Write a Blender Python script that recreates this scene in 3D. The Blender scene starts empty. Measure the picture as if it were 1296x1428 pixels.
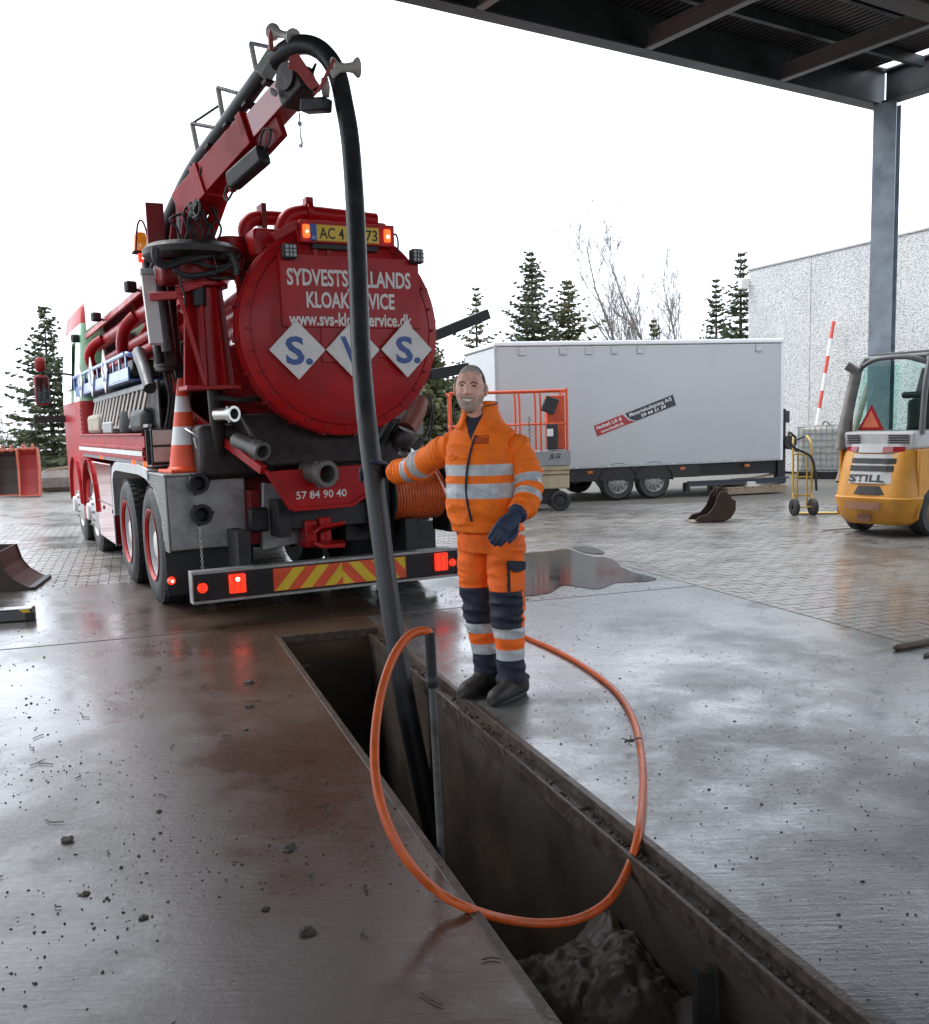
import bpy, bmesh, math, random
from mathutils import Vector, Matrix, noise
random.seed(7)
R=math.radians
sc=bpy.context.scene
C=sc.collection
# ------------------------------------------------------------ camera
F=1385.; CX,CY=648.,770.; CAMH=1.52
PITCH=math.atan(184/F); ROLL=R(1.75)
fw=Vector((0,math.cos(PITCH),-math.sin(PITCH))); r0=Vector((1,0,0)); u0=r0.cross(fw)
rt=r0*math.cos(ROLL)-u0*math.sin(ROLL); up=rt.cross(fw)
CAM=Vector((0,0,CAMH))
cd=bpy.data.cameras.new('camera'); co=bpy.data.objects.new('camera',cd); C.objects.link(co)
M3=Matrix((rt,up,-fw)).transposed()
co.matrix_world=Matrix.Translation(CAM)@M3.to_4x4()
cd.sensor_fit='HORIZONTAL'; cd.sensor_width=36; cd.lens=36*F/1296
cd.shift_y=56/1296; cd.clip_start=.05; cd.clip_end=3000
sc.camera=co
# ------------------------------------------------------------ overcast sky, soft sun, exposure
w=bpy.data.worlds.new('World'); sc.world=w; w.use_nodes=True
nt=w.node_tree; bg=nt.nodes['Background']
sky=nt.nodes.new('ShaderNodeTexSky'); sky.sky_type='NISHITA'; sky.sun_disc=False
SUN_EL,SUN_AZ=R(48),R(-62)
sky.sun_elevation=SUN_EL; sky.sun_rotation=SUN_AZ; sky.dust_density=4; sky.air_density=1.2
hs=nt.nodes.new('ShaderNodeHueSaturation'); hs.inputs['Saturation'].default_value=.25
nt.links.new(sky.outputs[0],hs.inputs['Color'])
mx=nt.nodes.new('ShaderNodeMix'); mx.data_type='RGBA'; mx.inputs['Factor'].default_value=.82
nt.links.new(hs.outputs[0],mx.inputs['A']); mx.inputs['B'].default_value=(10.6,11.5,12.8,1)
nt.links.new(mx.outputs['Result'],bg.inputs['Color']); bg.inputs['Strength'].default_value=.1
sl=bpy.data.lights.new('sun','SUN'); sl.energy=.9; sl.angle=R(22); sl.color=(1,.97,.93)
so=bpy.data.objects.new('sun',sl); C.objects.link(so)
sd=Vector((math.sin(SUN_AZ)*math.cos(SUN_EL),math.cos(SUN_AZ)*math.cos(SUN_EL),math.sin(SUN_EL)))
so.rotation_euler=sd.to_track_quat('Z','Y').to_euler(); so.location=(-30,20,30)
vs=sc.view_settings; vs.view_transform='Standard'; vs.look='None'; vs.exposure=1.15; vs.gamma=1
sc.render.engine='CYCLES'
sc.cycles.max_bounces=6; sc.cycles.diffuse_bounces=3; sc.cycles.glossy_bounces=3; sc.cycles.transmission_bounces=4
sc.cycles.caustics_reflective=False; sc.cycles.caustics_refractive=False
sc.cycles.sample_clamp_indirect=4
# ------------------------------------------------------------ geometry helpers
def ray(x,y): return fw+rt*((x-CX)/F)-up*((y-CY)/F)
def at(x,y,Y):
    d=ray(x,y); return CAM+d*(Y/d.y)
def gnd(x,y,z=0.):
    d=ray(x,y); return CAM+d*((z-CAMH)/d.z)
V=Vector
def cr(pts,n=6,closed=False):
    """catmull-rom smoothing"""
    pts=[V(p) for p in pts]; out=[]
    N=len(pts); rng=range(N if closed else N-1)
    for i in rng:
        g=lambda k: pts[k%N] if closed else pts[min(max(k,0),N-1)]
        a,b,c,d=g(i-1),g(i),g(i+1),g(i+2)
        for j in range(n):
            t=j/n; out.append(.5*((2*b)+(c-a)*t+(2*a-5*b+4*c-d)*t*t+(3*b-a-3*c+d)*t**3))
    if not closed: out.append(pts[-1])
    return out
class MB:
    def __init__(s): s.v=[]; s.f=[]
    def add(s,vs,fs):
        o=len(s.v); s.v+= [tuple(v) for v in vs]; s.f+=[tuple(i+o for i in f) for f in fs]; return s
    def box(s,c,d,rot=None,taper=None):
        x,y,z=[k/2 for k in d]; vs=[]
        for sz in (-1,1):
            for sx,sy in ((-1,-1),(1,-1),(1,1),(-1,1)):
                t=taper if (taper and sz>0) else 1
                p=V((sx*x*t,sy*y*t,sz*z))
                if rot is not None: p=rot@p
                vs.append(p+V(c))
        return s.add(vs,[(3,2,1,0),(4,5,6,7),(0,1,5,4),(1,2,6,5),(2,3,7,6),(3,0,4,7)])
    def b(s,x0,x1,y0,y1,z0,z1):
        return s.box(((x0+x1)/2,(y0+y1)/2,(z0+z1)/2),(abs(x1-x0),abs(y1-y0),abs(z1-z0)))
    def bar(s,p0,p1,wd,h,upv=(0,0,1)):
        p0=V(p0);p1=V(p1);d=(p1-p0); L=d.length; y=d.normalized(); x=y.cross(V(upv))
        if x.length<1e-4: x=y.cross(V((1,0,0)))
        x.normalize(); z=x.cross(y)
        m=Matrix((x,y,z)).transposed()
        return s.box((p0+p1)/2,(wd,L,h),m)
    def cyl(s,p0,p1,r0,r1=None,n=16,caps=True):
        if r1 is None: r1=r0
        p0=V(p0);p1=V(p1);a=(p1-p0).normalized(); x=a.orthogonal().normalized(); y=a.cross(x)
        vs=[];fs=[]
        for p,r in ((p0,r0),(p1,r1)):
            for i in range(n):
                t=2*math.pi*i/n; vs.append(p+(x*math.cos(t)+y*math.sin(t))*r)
        for i in range(n): fs.append((i,(i+1)%n,n+(i+1)%n,n+i))
        if caps: fs+= [tuple(range(n-1,-1,-1)),tuple(range(n,2*n))]
        return s.add(vs,fs)
    def lathe(s,prof,o,axis,n=24,arc=None):
        """prof: (radius, height along axis)"""
        a=V(axis).normalized(); x=a.orthogonal().normalized(); y=a.cross(x); o=V(o)
        vs=[];fs=[];m=len(prof)
        for i in range(n):
            t=2*math.pi*i/n
            for r,h in prof: vs.append(o+a*h+(x*math.cos(t)+y*math.sin(t))*r)
        for i in range(n):
            j=(i+1)%n
            for k in range(m-1): fs.append((i*m+k,j*m+k,j*m+k+1,i*m+k+1))
        return s.add(vs,fs)
    def tube(s,pts,r,n=10,caps=True,closed=False):
        pts=[V(p) for p in pts]; N=len(pts)
        rr=r if isinstance(r,(list,tuple)) else [r]*N
        vs=[];fs=[]; x=None
        for i,p in enumerate(pts):
            t=(pts[(i+1)%N if closed else min(i+1,N-1)]-pts[(i-1)%N if closed else max(i-1,0)])
            if t.length<1e-9: t=V((0,0,1))
            t.normalize()
            x=t.orthogonal() if x is None else x-t*x.dot(t)
            if x.length<1e-6: x=t.orthogonal()
            x.normalize(); y=t.cross(x)
            for k in range(n):
                a=2*math.pi*k/n; vs.append(p+(x*math.cos(a)+y*math.sin(a))*rr[i])
        for i in range(N if closed else N-1):
            j=(i+1)%N
            for k in range(n):
                l=(k+1)%n; fs.append((i*n+k,i*n+l,j*n+l,j*n+k))
        if caps and not closed: fs+=[tuple(range(n-1,-1,-1)),tuple(range((N-1)*n,N*n))]
        return s.add(vs,fs)
    def prism(s,poly,ext):
        poly=[V(p) for p in poly]; e=V(ext); n=len(poly)
        nrm=V((0,0,0))
        for i in range(n): nrm+= poly[i].cross(poly[(i+1)%n])
        if nrm.dot(e)>0: poly=poly[::-1]
        vs=poly+[p+e for p in poly]
        fs=[tuple(range(n)),tuple(range(2*n-1,n-1,-1))]
        for i in range(n):
            j=(i+1)%n; fs.append((i,n+i,n+j,j))
        return s.add(vs,fs)
    def rings(s,rs,capA=True,capB=True):
        n=len(rs[0]); vs=[p for r_ in rs for p in r_]; fs=[]
        for i in range(len(rs)-1):
            for k in range(n):
                l=(k+1)%n; fs.append((i*n+k,i*n+l,(i+1)*n+l,(i+1)*n+k))
        if capA: fs.append(tuple(range(n-1,-1,-1)))
        if capB: fs.append(tuple(range((len(rs)-1)*n,len(rs)*n)))
        return s.add(vs,fs)
    def mesh(s,name,smooth=38,mat=None):
        me=bpy.data.meshes.new(name); me.from_pydata(s.v,[],s.f); me.update()
        if smooth:
            me.polygons.foreach_set('use_smooth',[True]*len(me.polygons))
            me.set_sharp_from_angle(angle=R(smooth))
        if mat: me.materials.append(mat)
        return me
    def build(s,name,mat,parent=None,smooth=38,bevel=0):
        o=bpy.data.objects.new(name,s.mesh(name,smooth,mat)); C.objects.link(o)
        if parent is not None: o.parent=parent
        if bevel:
            m=o.modifiers.new('bevel','BEVEL'); m.width=bevel; m.segments=2; m.limit_method='ANGLE'; m.angle_limit=R(40)
            m.harden_normals=False
        return o
def empty(name,loc=(0,0,0),rz=0):
    o=bpy.data.objects.new(name,None); C.objects.link(o); o.location=loc; o.rotation_euler=(0,0,rz); o.empty_display_size=.2; return o
def tag(o,label,cat,group=None):
    o['label']=label; o['category']=cat
    if group: o['group']=group
    return o
def struct(o): o['kind']='structure'; return o
def clone(o,parent=None):
    c=o.copy(); C.objects.link(c); c.parent=parent
    for ch in list(o.children): clone(ch,c)
    return c
def text(s,mat,parent,loc,xd,yd,width=None,height=.1,name='lettering',bold=0,center=True,thick=.0015,shear=0):
    """flat lettering; xd/yd = reading and up directions in the parent's space"""
    cu=bpy.data.curves.new('t','FONT'); cu.body=s; cu.size=1; cu.offset=bold; cu.shear=shear; cu.resolution_u=3
    ob=bpy.data.objects.new('t',cu); C.objects.link(ob)
    bpy.context.view_layer.update()
    dg=bpy.context.evaluated_depsgraph_get(); me=bpy.data.meshes.new_from_object(ob.evaluated_get(dg))
    bpy.data.objects.remove(ob)
    xs=[v.co.x for v in me.vertices]; ys=[v.co.y for v in me.vertices]
    x0,x1=min(xs),max(xs); y0,y1=min(ys),max(ys)
    sy=height/(.73); sx=(width/(x1-x0)) if width else sy
    xd=V(xd).normalized(); yd=V(yd).normalized(); n=xd.cross(yd)
    m=Matrix((xd*sx,yd*sy,n)).transposed().to_4x4()
    off=V((-(x0+x1)/2 if center else -x0,-.36,0))
    me.transform(Matrix.Translation(V(loc)+n*thick)@m@Matrix.Translation(off))
    me.materials.clear(); me.materials.append(mat)
    o=bpy.data.objects.new(name,me); C.objects.link(o); o.parent=parent
    return o
# ------------------------------------------------------------ materials
MATS={}
def mat(name,col,rough=.5,metal=0.,var=.15,scale=8,bump=.0,bscale=60,coat=0,dirt=0,dcol=(.09,.065,.045),spec=.5,dscale=3,emis=None,trans=0,rvar=.15):
    if name in MATS: return MATS[name]
    m=bpy.data.materials.new(name); m.use_nodes=True; MATS[name]=m
    t=m.node_tree; N=t.nodes; L=t.links; bs=N['Principled BSDF']
    tc=N.new('ShaderNodeTexCoord'); geo=N.new('ShaderNodeNewGeometry')
    no=N.new('ShaderNodeTexNoise'); no.inputs['Scale'].default_value=scale; no.inputs['Detail'].default_value=5
    L.new(tc.outputs['Object'],no.inputs['Vector'])
    mr=N.new('ShaderNodeMapRange'); mr.inputs['From Min'].default_value=.3; mr.inputs['From Max'].default_value=.7
    mr.inputs['To Min'].default_value=1-var; mr.inputs['To Max'].default_value=1+var*.6
    L.new(no.outputs['Fac'],mr.inputs['Value'])
    mu=N.new('ShaderNodeVectorMath'); mu.operation='SCALE'; mu.inputs[0].default_value=col[:3]
    L.new(mr.outputs[0],mu.inputs['Scale'])
    src=mu.outputs[0]
    rs=N.new('ShaderNodeMapRange'); rs.inputs['From Min'].default_value=.3; rs.inputs['From Max'].default_value=.7
    rs.inputs['To Min'].default_value=max(.02,rough-rvar*rough); rs.inputs['To Max'].default_value=min(1,rough+rvar*rough)
    L.new(no.outputs['Fac'],rs.inputs['Value']); rsrc=rs.outputs[0]
    if dirt:
        n2=N.new('ShaderNodeTexNoise'); n2.inputs['Scale'].default_value=dscale; n2.inputs['Detail'].default_value=8; n2.inputs['Roughness'].default_value=.7
        L.new(tc.outputs['Object'],n2.inputs['Vector'])
        r2=N.new('ShaderNodeMapRange'); r2.inputs['From Min'].default_value=.62-.22*dirt; r2.inputs['From Max'].default_value=.8-.15*dirt
        r2.inputs['To Max'].default_value=min(1,.35+.6*dirt)
        L.new(n2.outputs['Fac'],r2.inputs['Value'])
        mxn=N.new('ShaderNodeMix'); mxn.data_type='RGBA'; L.new(r2.outputs[0],mxn.inputs['Factor']); L.new(src,mxn.inputs['A']); mxn.inputs['B'].default_value=(*dcol,1)
        src=mxn.outputs['Result']
        ra=N.new('ShaderNodeMix'); ra.data_type='FLOAT'; L.new(r2.outputs[0],ra.inputs['Factor']); L.new(rsrc,ra.inputs['A']); ra.inputs['B'].default_value=.7
        rsrc=ra.outputs['Result']
    L.new(src,bs.inputs['Base Color']); L.new(rsrc,bs.inputs['Roughness'])
    bs.inputs['Metallic'].default_value=metal; bs.inputs['Specular IOR Level'].default_value=spec
    if coat: bs.inputs['Coat Weight'].default_value=coat; bs.inputs['Coat Roughness'].default_value=.06
    if trans: bs.inputs['Transmission Weight'].default_value=trans
    if emis: bs.inputs['Emission Color'].default_value=(*emis[0],1); bs.inputs['Emission Strength'].default_value=emis[1]
    if bump:
        n3=N.new('ShaderNodeTexNoise'); n3.inputs['Scale'].default_value=bscale; n3.inputs['Detail'].default_value=6
        L.new(tc.outputs['Object'],n3.inputs['Vector'])
        bp=N.new('ShaderNodeBump'); bp.inputs['Strength'].default_value=bump; bp.inputs['Distance'].default_value=.01
        L.new(n3.outputs['Fac'],bp.inputs['Height']); L.new(bp.outputs[0],bs.inputs['Normal'])
    return m
RED=mat('red_paint',(.40,.007,.009),.38,var=.22,scale=3,spec=.26,coat=.05,dirt=.42,dscale=3.2,dcol=(.10,.03,.025))
REDP=mat('red_gloss_paint',(.42,.012,.014),.12,var=.1,coat=1,dirt=.05)
REDD=mat('red_frame_paint',(.24,.006,.008),.45,var=.2,spec=.3,dirt=.45,dcol=(.05,.03,.025))
WHITE=mat('white_print',(.72,.70,.68),.45,var=.1,dirt=.15,dscale=9,dcol=(.45,.36,.32))
BLACK=mat('black_rubber',(.018,.019,.021),.55,var=.3,bump=.15)
HOSE=mat('suction_hose_rubber',(.022,.024,.027),.42,var=.3,bump=.2,bscale=40,dirt=.35,dscale=5,dcol=(.06,.05,.042))
DARK=mat('dark_steel',(.025,.024,.025),.5,metal=.3,var=.3,dirt=.3,dcol=(.05,.04,.035))
GREASE_SHADE=mat('greasy_and_shaded_machinery',(.030,.022,.021),.45,metal=.2,var=.5,scale=14,dirt=.4,dcol=(.05,.02,.016),bump=.3,bscale=30)  # greasy metal; the dark tone also paints shade under tank and crane
ALU=mat('dull_aluminium',(.34,.34,.34),.45,metal=.55,var=.2,dirt=.45,dscale=5,dcol=(.10,.09,.085))
ALUF=mat('bright_aluminium',(.62,.63,.64),.35,metal=.6,var=.15,dirt=.15)
GALV=mat('galvanised_steel',(.36,.42,.47),.42,metal=.55,var=.25,scale=5,dirt=.25,dscale=4,dcol=(.12,.13,.14))
CHROME=mat('bare_steel',(.5,.5,.48),.28,metal=.9,var=.2,dirt=.25)
TYRE=mat('tyre_rubber',(.022,.022,.024),.6,var=.3,bump=.2,bscale=30,dirt=.4,dscale=6,dcol=(.07,.06,.052))
RIMW=mat('white_rim',(.62,.62,.62),.4,var=.15,dirt=.3,dscale=7,dcol=(.2,.17,.15))
LAMPR=mat('lit_red_lamp',(.6,.02,.01),.2,emis=((1,.035,.012),.75))
LAMPO=mat('lit_amber_lamp',(.8,.2,.02),.2,emis=((1,.10,.015),.8))
LAMPB=mat('lit_lamp_bulb',(1,.5,.4),.3,emis=((1,.35,.25),6))
AMBER=mat('amber_beacon',(.75,.25,.02),.15,coat=1,emis=((1,.3,.02),.12))
YEL=mat('yellow_reflective',(.72,.50,.03),.4,var=.15,dirt=.2,dscale=8)
ORR=mat('red_orange_reflective',(.75,.09,.03),.4,var=.15,dirt=.15,dscale=8)
BLUE=mat('blue_print',(.02,.07,.28),.4,var=.1)
BLUEP=mat('blue_paint',(.04,.14,.42),.3,coat=.4,dirt=.2)
GREEN=mat('green_cab_paint',(.20,.42,.24),.2,coat=.8,var=.1)
GLASS=mat('dark_window_glass',(.01,.014,.014),.04,coat=.5,var=0)
GREY=mat('grey_paint',(.30,.31,.31),.45,var=.15,dirt=.35)
# ------------------------------------------------------------ ground frame: p runs along the pit towards the camera, q across it
PO=V((-1.3635,7.0834,0)); PD=V((.3130,-.9497,0)); QD=V((.9497,.3130,0))
def pq(p,q,z=0): return PO+PD*p+QD*q+V((0,0,z))
PITW=.74; PITL=9.0
def wet(name,base,base2,mud,mudmap,rlo=.1,rhi=.42,bump=.25,spec=.5,bricks=False,film=0.):
    m=bpy.data.materials.new(name); m.use_nodes=True; t=m.node_tree; N=t.nodes; L=t.links; bs=N['Principled BSDF']
    geo=N.new('ShaderNodeNewGeometry'); P=geo.outputs['Position']
    def noi(s,d=6,r=.6,dist=0,vec=P):
        n=N.new('ShaderNodeTexNoise'); n.inputs['Scale'].default_value=s; n.inputs['Detail'].default_value=d; n.inputs['Roughness'].default_value=r; n.inputs['Distortion'].default_value=dist
        L.new(vec,n.inputs['Vector']); return n.outputs['Fac']
    def mr(v,a,b,c=0,d=1):
        n=N.new('ShaderNodeMapRange'); n.inputs['From Min'].default_value=a; n.inputs['From Max'].default_value=b; n.inputs['To Min'].default_value=c; n.inputs['To Max'].default_value=d; L.new(v,n.inputs['Value']); return n.outputs[0]
    def mixc(f,a,b):
        n=N.new('ShaderNodeMix'); n.data_type='RGBA'; L.new(f,n.inputs['Factor'])
        for k,x in (('A',a),('B',b)):
            if isinstance(x,tuple): n.inputs[k].default_value=(*x,1)
            else: L.new(x,n.inputs[k])
        return n.outputs['Result']
    def math_(op,a,b):
        n=N.new('ShaderNodeMath'); n.operation=op; n.use_clamp=False
        for i,x in enumerate((a,b)):
            if isinstance(x,(int,float)): n.inputs[i].default_value=x
            else: L.new(x,n.inputs[i])
        return n.outputs[0]
    big=noi(.45,4,.55,.4); mid=noi(2.6,7,.65,.3); fine=noi(38,5,.7); grit=noi(160,3,.6)
    # brushed streaks across the slab
    mp=N.new('ShaderNodeMapping'); mp.inputs['Rotation'].default_value=(0,0,R(18.2)); mp.inputs['Scale'].default_value=(5,46,5); L.new(P,mp.inputs['Vector'])
    streak=noi(1,5,.6,.5,mp.outputs[0])
    col=mixc(mr(mid,.3,.7),base,base2)
    col=mixc(mr(fine,.55,.75,0,.5),col,tuple(c*.45 for c in base))
    # mud film: thick close to the pit, thinning out with a ragged edge
    sx=N.new('ShaderNodeSeparateXYZ'); L.new(P,sx.inputs[0])
    q=math_('ADD',math_('MULTIPLY',sx.outputs[0],.9497),math_('MULTIPLY',sx.outputs[1],.3130))   # q + const
    q=math_('SUBTRACT',q,PO.x*.9497+PO.y*.3130)
    a,b,lo,hi=mudmap
    mf=mr(math_('ADD',q,math_('MULTIPLY',math_('SUBTRACT',math_('ADD',mid,big),1.0),1.6)),a,b,lo,hi)
    col=mixc(mf,col,mud)
    if bricks:
        bt=N.new('ShaderNodeTexBrick'); mp2=N.new('ShaderNodeMapping'); mp2.inputs['Rotation'].default_value=(0,0,R(-18.24)); L.new(P,mp2.inputs['Vector']); L.new(mp2.outputs[0],bt.inputs['Vector'])
        bt.inputs['Scale'].default_value=1; bt.inputs['Brick Width'].default_value=.21; bt.inputs['Row Height'].default_value=.105; bt.inputs['Mortar Size'].default_value=.006
        bt.inputs['Color1'].default_value=(1,1,1,1); bt.inputs['Color2'].default_value=(.72,.72,.72,1); bt.inputs['Mortar'].default_value=(.3,.3,.3,1)
        mm=N.new('ShaderNodeMix'); mm.data_type='RGBA'; mm.blend_type='MULTIPLY'; mm.inputs['Factor'].default_value=1; L.new(col,mm.inputs['A']); L.new(bt.outputs['Color'],mm.inputs['B']); col=mm.outputs['Result']
    L.new(col,bs.inputs['Base Color'])
    # standing water in the low spots is smooth, the rest is damp and rough
    water=math_('ADD',mr(big,.38,.62,0,.7),mr(mid,.42,.62,0,.3))
    ro=math_('ADD',mr(water,.1,.75,rhi,rlo),math_('MULTIPLY',mf,.08)); ro=math_('ADD',ro,mr(fine,.4,.8,-.02,.12))
    L.new(ro,bs.inputs['Roughness']); bs.inputs['Specular IOR Level'].default_value=spec; bs.inputs['IOR'].default_value=1.45
    if film:
        bs.inputs['Coat IOR'].default_value=1.36; L.new(math_('MULTIPLY',mr(water,.05,.6,film*.45,film),mr(mf,0,1,1,.35)),bs.inputs['Coat Weight']); L.new(math_('ADD',mr(water,.1,.8,.26,.07),mr(fine,.35,.8,-.02,.14)),bs.inputs['Coat Roughness'])
    h=math_('ADD',math_('MULTIPLY',fine,.5),math_('ADD',math_('MULTIPLY',grit,.25),math_('ADD',math_('MULTIPLY',streak,.7),math_('MULTIPLY',mid,1.4))))
    bp=N.new('ShaderNodeBump'); bp.inputs['Distance'].default_value=.004; L.new(mr(water,.15,.9,bump,bump*.12),bp.inputs['Strength']); L.new(h,bp.inputs['Height']); L.new(bp.outputs[0],bs.inputs['Normal'])
    if film: L.new(bp.outputs[0],bs.inputs['Coat Normal'])
    MATS[name]=m; return m
SLABL=wet('wet_muddy_concrete',(.13,.12,.112),(.075,.069,.064),(.075,.043,.027),(-1.75,-.4,.08,.96),.16,.42,.75,film=1.)
SLABR=wet('wet_grey_concrete',(.17,.175,.175),(.11,.115,.115),(.085,.06,.045),(3.0,.6,.0,.25),.10,.46,.8,film=1.)
PAVE=wet('wet_block_paving',(.27,.255,.235),(.18,.168,.152),(.12,.105,.09),(90,99,0,0),.24,.5,.5,.5,True,film=.5)
PAVS=wet('wet_paver',(.28,.265,.245),(.19,.178,.162),(.12,.105,.09),(90,99,0,0),.22,.5,.5,.5,film=.7)
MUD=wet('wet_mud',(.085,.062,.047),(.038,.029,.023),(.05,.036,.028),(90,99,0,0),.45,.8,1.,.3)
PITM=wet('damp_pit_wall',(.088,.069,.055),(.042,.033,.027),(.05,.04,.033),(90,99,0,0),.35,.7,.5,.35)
def rect(name,m,p0,p1,q0,q1,z0,z1,parent=None,bevel=.006):
    return MB().prism([pq(p0,q0,z0),pq(p1,q0,z0),pq(p1,q1,z0),pq(p0,q1,z0)],(0,0,z1-z0)).build(name,m,parent,0,bevel)
# far ground with an opening over the pit
g=MB(); B=900
for a,b,c,d in ((-B,-.6,-B,B),(PITL+.3,B,-B,B),(-.6,PITL+.3,-B,-.4),(-.6,PITL+.3,1.2,B)):
    g.add([pq(a,c,-.022),pq(b,c,-.022),pq(b,d,-.022),pq(a,d,-.022)],[(0,1,2,3)])
struct(g.build('ground',PAVE,None,0))
slab=struct(rect('concrete_floor',SLABL,-.45,PITL,-9,-.004,-.2,0))
rect('slab',SLABR,-.45,PITL,PITW,3.75,-.2,.0,slab)
rect('slab',SLABL,-3.3,-.464,-9,.9,-.2,.002,slab)
rect('slab',SLABR,-3.3,-.464,.902,3.75,-.2,.002,slab)
rect('slab',SLABL,-.45,0,-.002,PITW-.002,-.2,.0,slab,0)
# block paving: 300 nearest blocks are parts, the rest of the near field one part
JOINT=mat('joint_sand',(.13,.12,.10),.7,var=.3)
pav=struct(MB().add([pq(-30,3.76,-.009),pq(9,3.76,-.009),pq(9,14,-.009),pq(-30,14,-.009)],[(0,3,2,1)]).build('block_paving',JOINT,None,0))
spots=[]; halves=[]
def blocks(p0,p1,q0,q1):
    r=0; p=p1
    while p>p0:
        q=q0+(.105 if r%2 else 0)
        if r%2: halves.append((p-.0525,q0+.0525))
        while q<q1:
            spots.append((p-.0525,q+.105)); q+=.21
        p-=.105; r+=1
blocks(-3.25,6.,3.76,7.2); blocks(-12,-3.31,-4.6,9.5)
def vis(p,q):
    X=pq(p,q)-CAM; z=X.dot(fw)
    if z<1: return None
    x=CX+F*X.dot(rt)/z; y=CY-F*X.dot(up)/z
    return (x,y,z) if -30<x<1326 and 600<y<1440 else None
cand=[]
for p,q in spots:
    k=vis(p,q)
    if k and k[2]<17: cand.append((k[2],p,q))
cand.sort()
blk=MB().box((0,0,-.045),(.1985,.0945,.09),taper=None); bm_=blk.mesh('paver',0,PAVS)
rz=math.atan2(QD.y,QD.x)
for i,(z,p,q) in enumerate(cand[:300]):
    o=bpy.data.objects.new('paver',bm_); C.objects.link(o); o.parent=pav
    o.location=pq(p,q,random.uniform(-.0015,.0015)); o.rotation_euler=(random.gauss(0,.006),random.gauss(0,.006),rz+random.gauss(0,.006))
bulk=MB()
for z,p,q in cand[300:]:
    rot=Matrix.Rotation(rz+random.gauss(0,.006),3,'Z')@Matrix.Rotation(random.gauss(0,.007),3,'X')
    bulk.box(pq(p,q,random.uniform(-.048,-.044)),(.1985,.0945,.09),rot)
for p,q in halves:
    k=vis(p,q)
    if k and k[2]<17: bulk.box(pq(p,q,-.0455),(.0935,.0945,.09),Matrix.Rotation(rz,3,'Z'))
o=bulk.build('pavers',PAVS,pav,0); o['kind']='stuff'
# ------------------------------------------------------------ inspection pit
DEP=-1.45
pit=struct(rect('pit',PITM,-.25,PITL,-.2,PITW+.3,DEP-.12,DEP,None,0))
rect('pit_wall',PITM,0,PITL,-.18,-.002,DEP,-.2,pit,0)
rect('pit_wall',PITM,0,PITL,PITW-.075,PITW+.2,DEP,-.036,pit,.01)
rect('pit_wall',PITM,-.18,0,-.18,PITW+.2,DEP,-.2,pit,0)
# steel edge angles along both rims
EDGE=mat('rusty_edge_steel',(.10,.075,.06),.45,metal=.5,var=.5,scale=20,dirt=.5,dscale=8,dcol=(.05,.032,.024),bump=.4)
rect('edge_steel',EDGE,0,PITL,-.028,.006,-.05,.004,pit,.003)
rect('edge_steel',EDGE,0,PITL,PITW-.02,PITW+.012,-.05,.005,pit,.003)
rect('edge_steel',EDGE,.0,PITL,PITW-.090,PITW-.076,-.11,-.028,pit,.003)
rect('edge_steel',EDGE,-.02,.02,.01,PITW-.02,-.06,.004,pit,.003)
# dirt lying on the ledge
led=MB(); 
for i in range(420):
    p=random.uniform(.2,PITL-.5); q=random.uniform(PITW-.072,PITW-.028); s=abs(random.gauss(.003,.0035))+.003
    led.box(pq(p,q,-.034+s*.3),(s*random.uniform(1,2.4),s*1.3,s),Matrix.Rotation(random.uniform(0,3),3,'Z')@Matrix.Rotation(random.uniform(-.5,.5),3,'X'),.6)
o=led.build('ledge_dirt',MUD,pit,0); o['kind']='stuff'
post=MB(); pp=pq(4.72,PITW-.135,0)
for dx,dy,sx,sy in ((0,0,.055,.008),(-.024,.03,.008,.06),(.024,.03,.008,.06)):
    post.box((pp.x+dx,pp.y+dy,-.8),(sx,sy,1.3))
tag(post.build('steel_post',mat('old_black_steel',(.03,.028,.027),.5,metal=.4,var=.4,dirt=.4),None,0),'short dark channel steel post standing against the pit wall beside the mud heap','post')
# mud heap in the pit
n=46; hm=MB(); NP,NQ=700,64; vs=[]
def heap(p,q):
    s=lambda a,b,x:(lambda t:t*t*(3-2*t))(min(1,max(0,(x-a)/(b-a))))
    rise=s(3.0,4.0,p+.15*math.sin(q*9))
    prof=-.72+.40*s(.05,PITW-.1,q)
    z=DEP+.10+rise*(prof-DEP-.10)
    N3=noise.noise
    z+=.05*rise*N3(V((p*4,q*4,1)))+.034*N3(V((p*9,q*9,3)))+.020*N3(V((p*21,q*21,5)))+.012*(1-2*abs(N3(V((p*37,q*37,7)))))+.010*N3(V((p*90,q*90,8)))
    return z+ .05*N3(V((p*2,q*2,9)))
for i in range(NP):
    for j in range(NQ):
        p=.02+(PITL-.1)*(i/(NP-1))**1.0; q=.0+(PITW-.09)*j/(NQ-1); 
        vs.append(pq(p,q,heap(p,q)))
fs=[(i*NQ+j,i*NQ+j+1,(i+1)*NQ+j+1,(i+1)*NQ+j) for i in range(NP-1) for j in range(NQ-1)]
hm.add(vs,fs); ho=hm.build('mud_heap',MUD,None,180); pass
tx=bpy.data.textures.new('mudlump','CLOUDS'); tx.noise_scale=.06; tx.noise_depth=4
pass
ho['kind']='stuff'; ho['label']='heap of dark wet mud filling the bottom of the pit'; ho['category']='mud'
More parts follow.
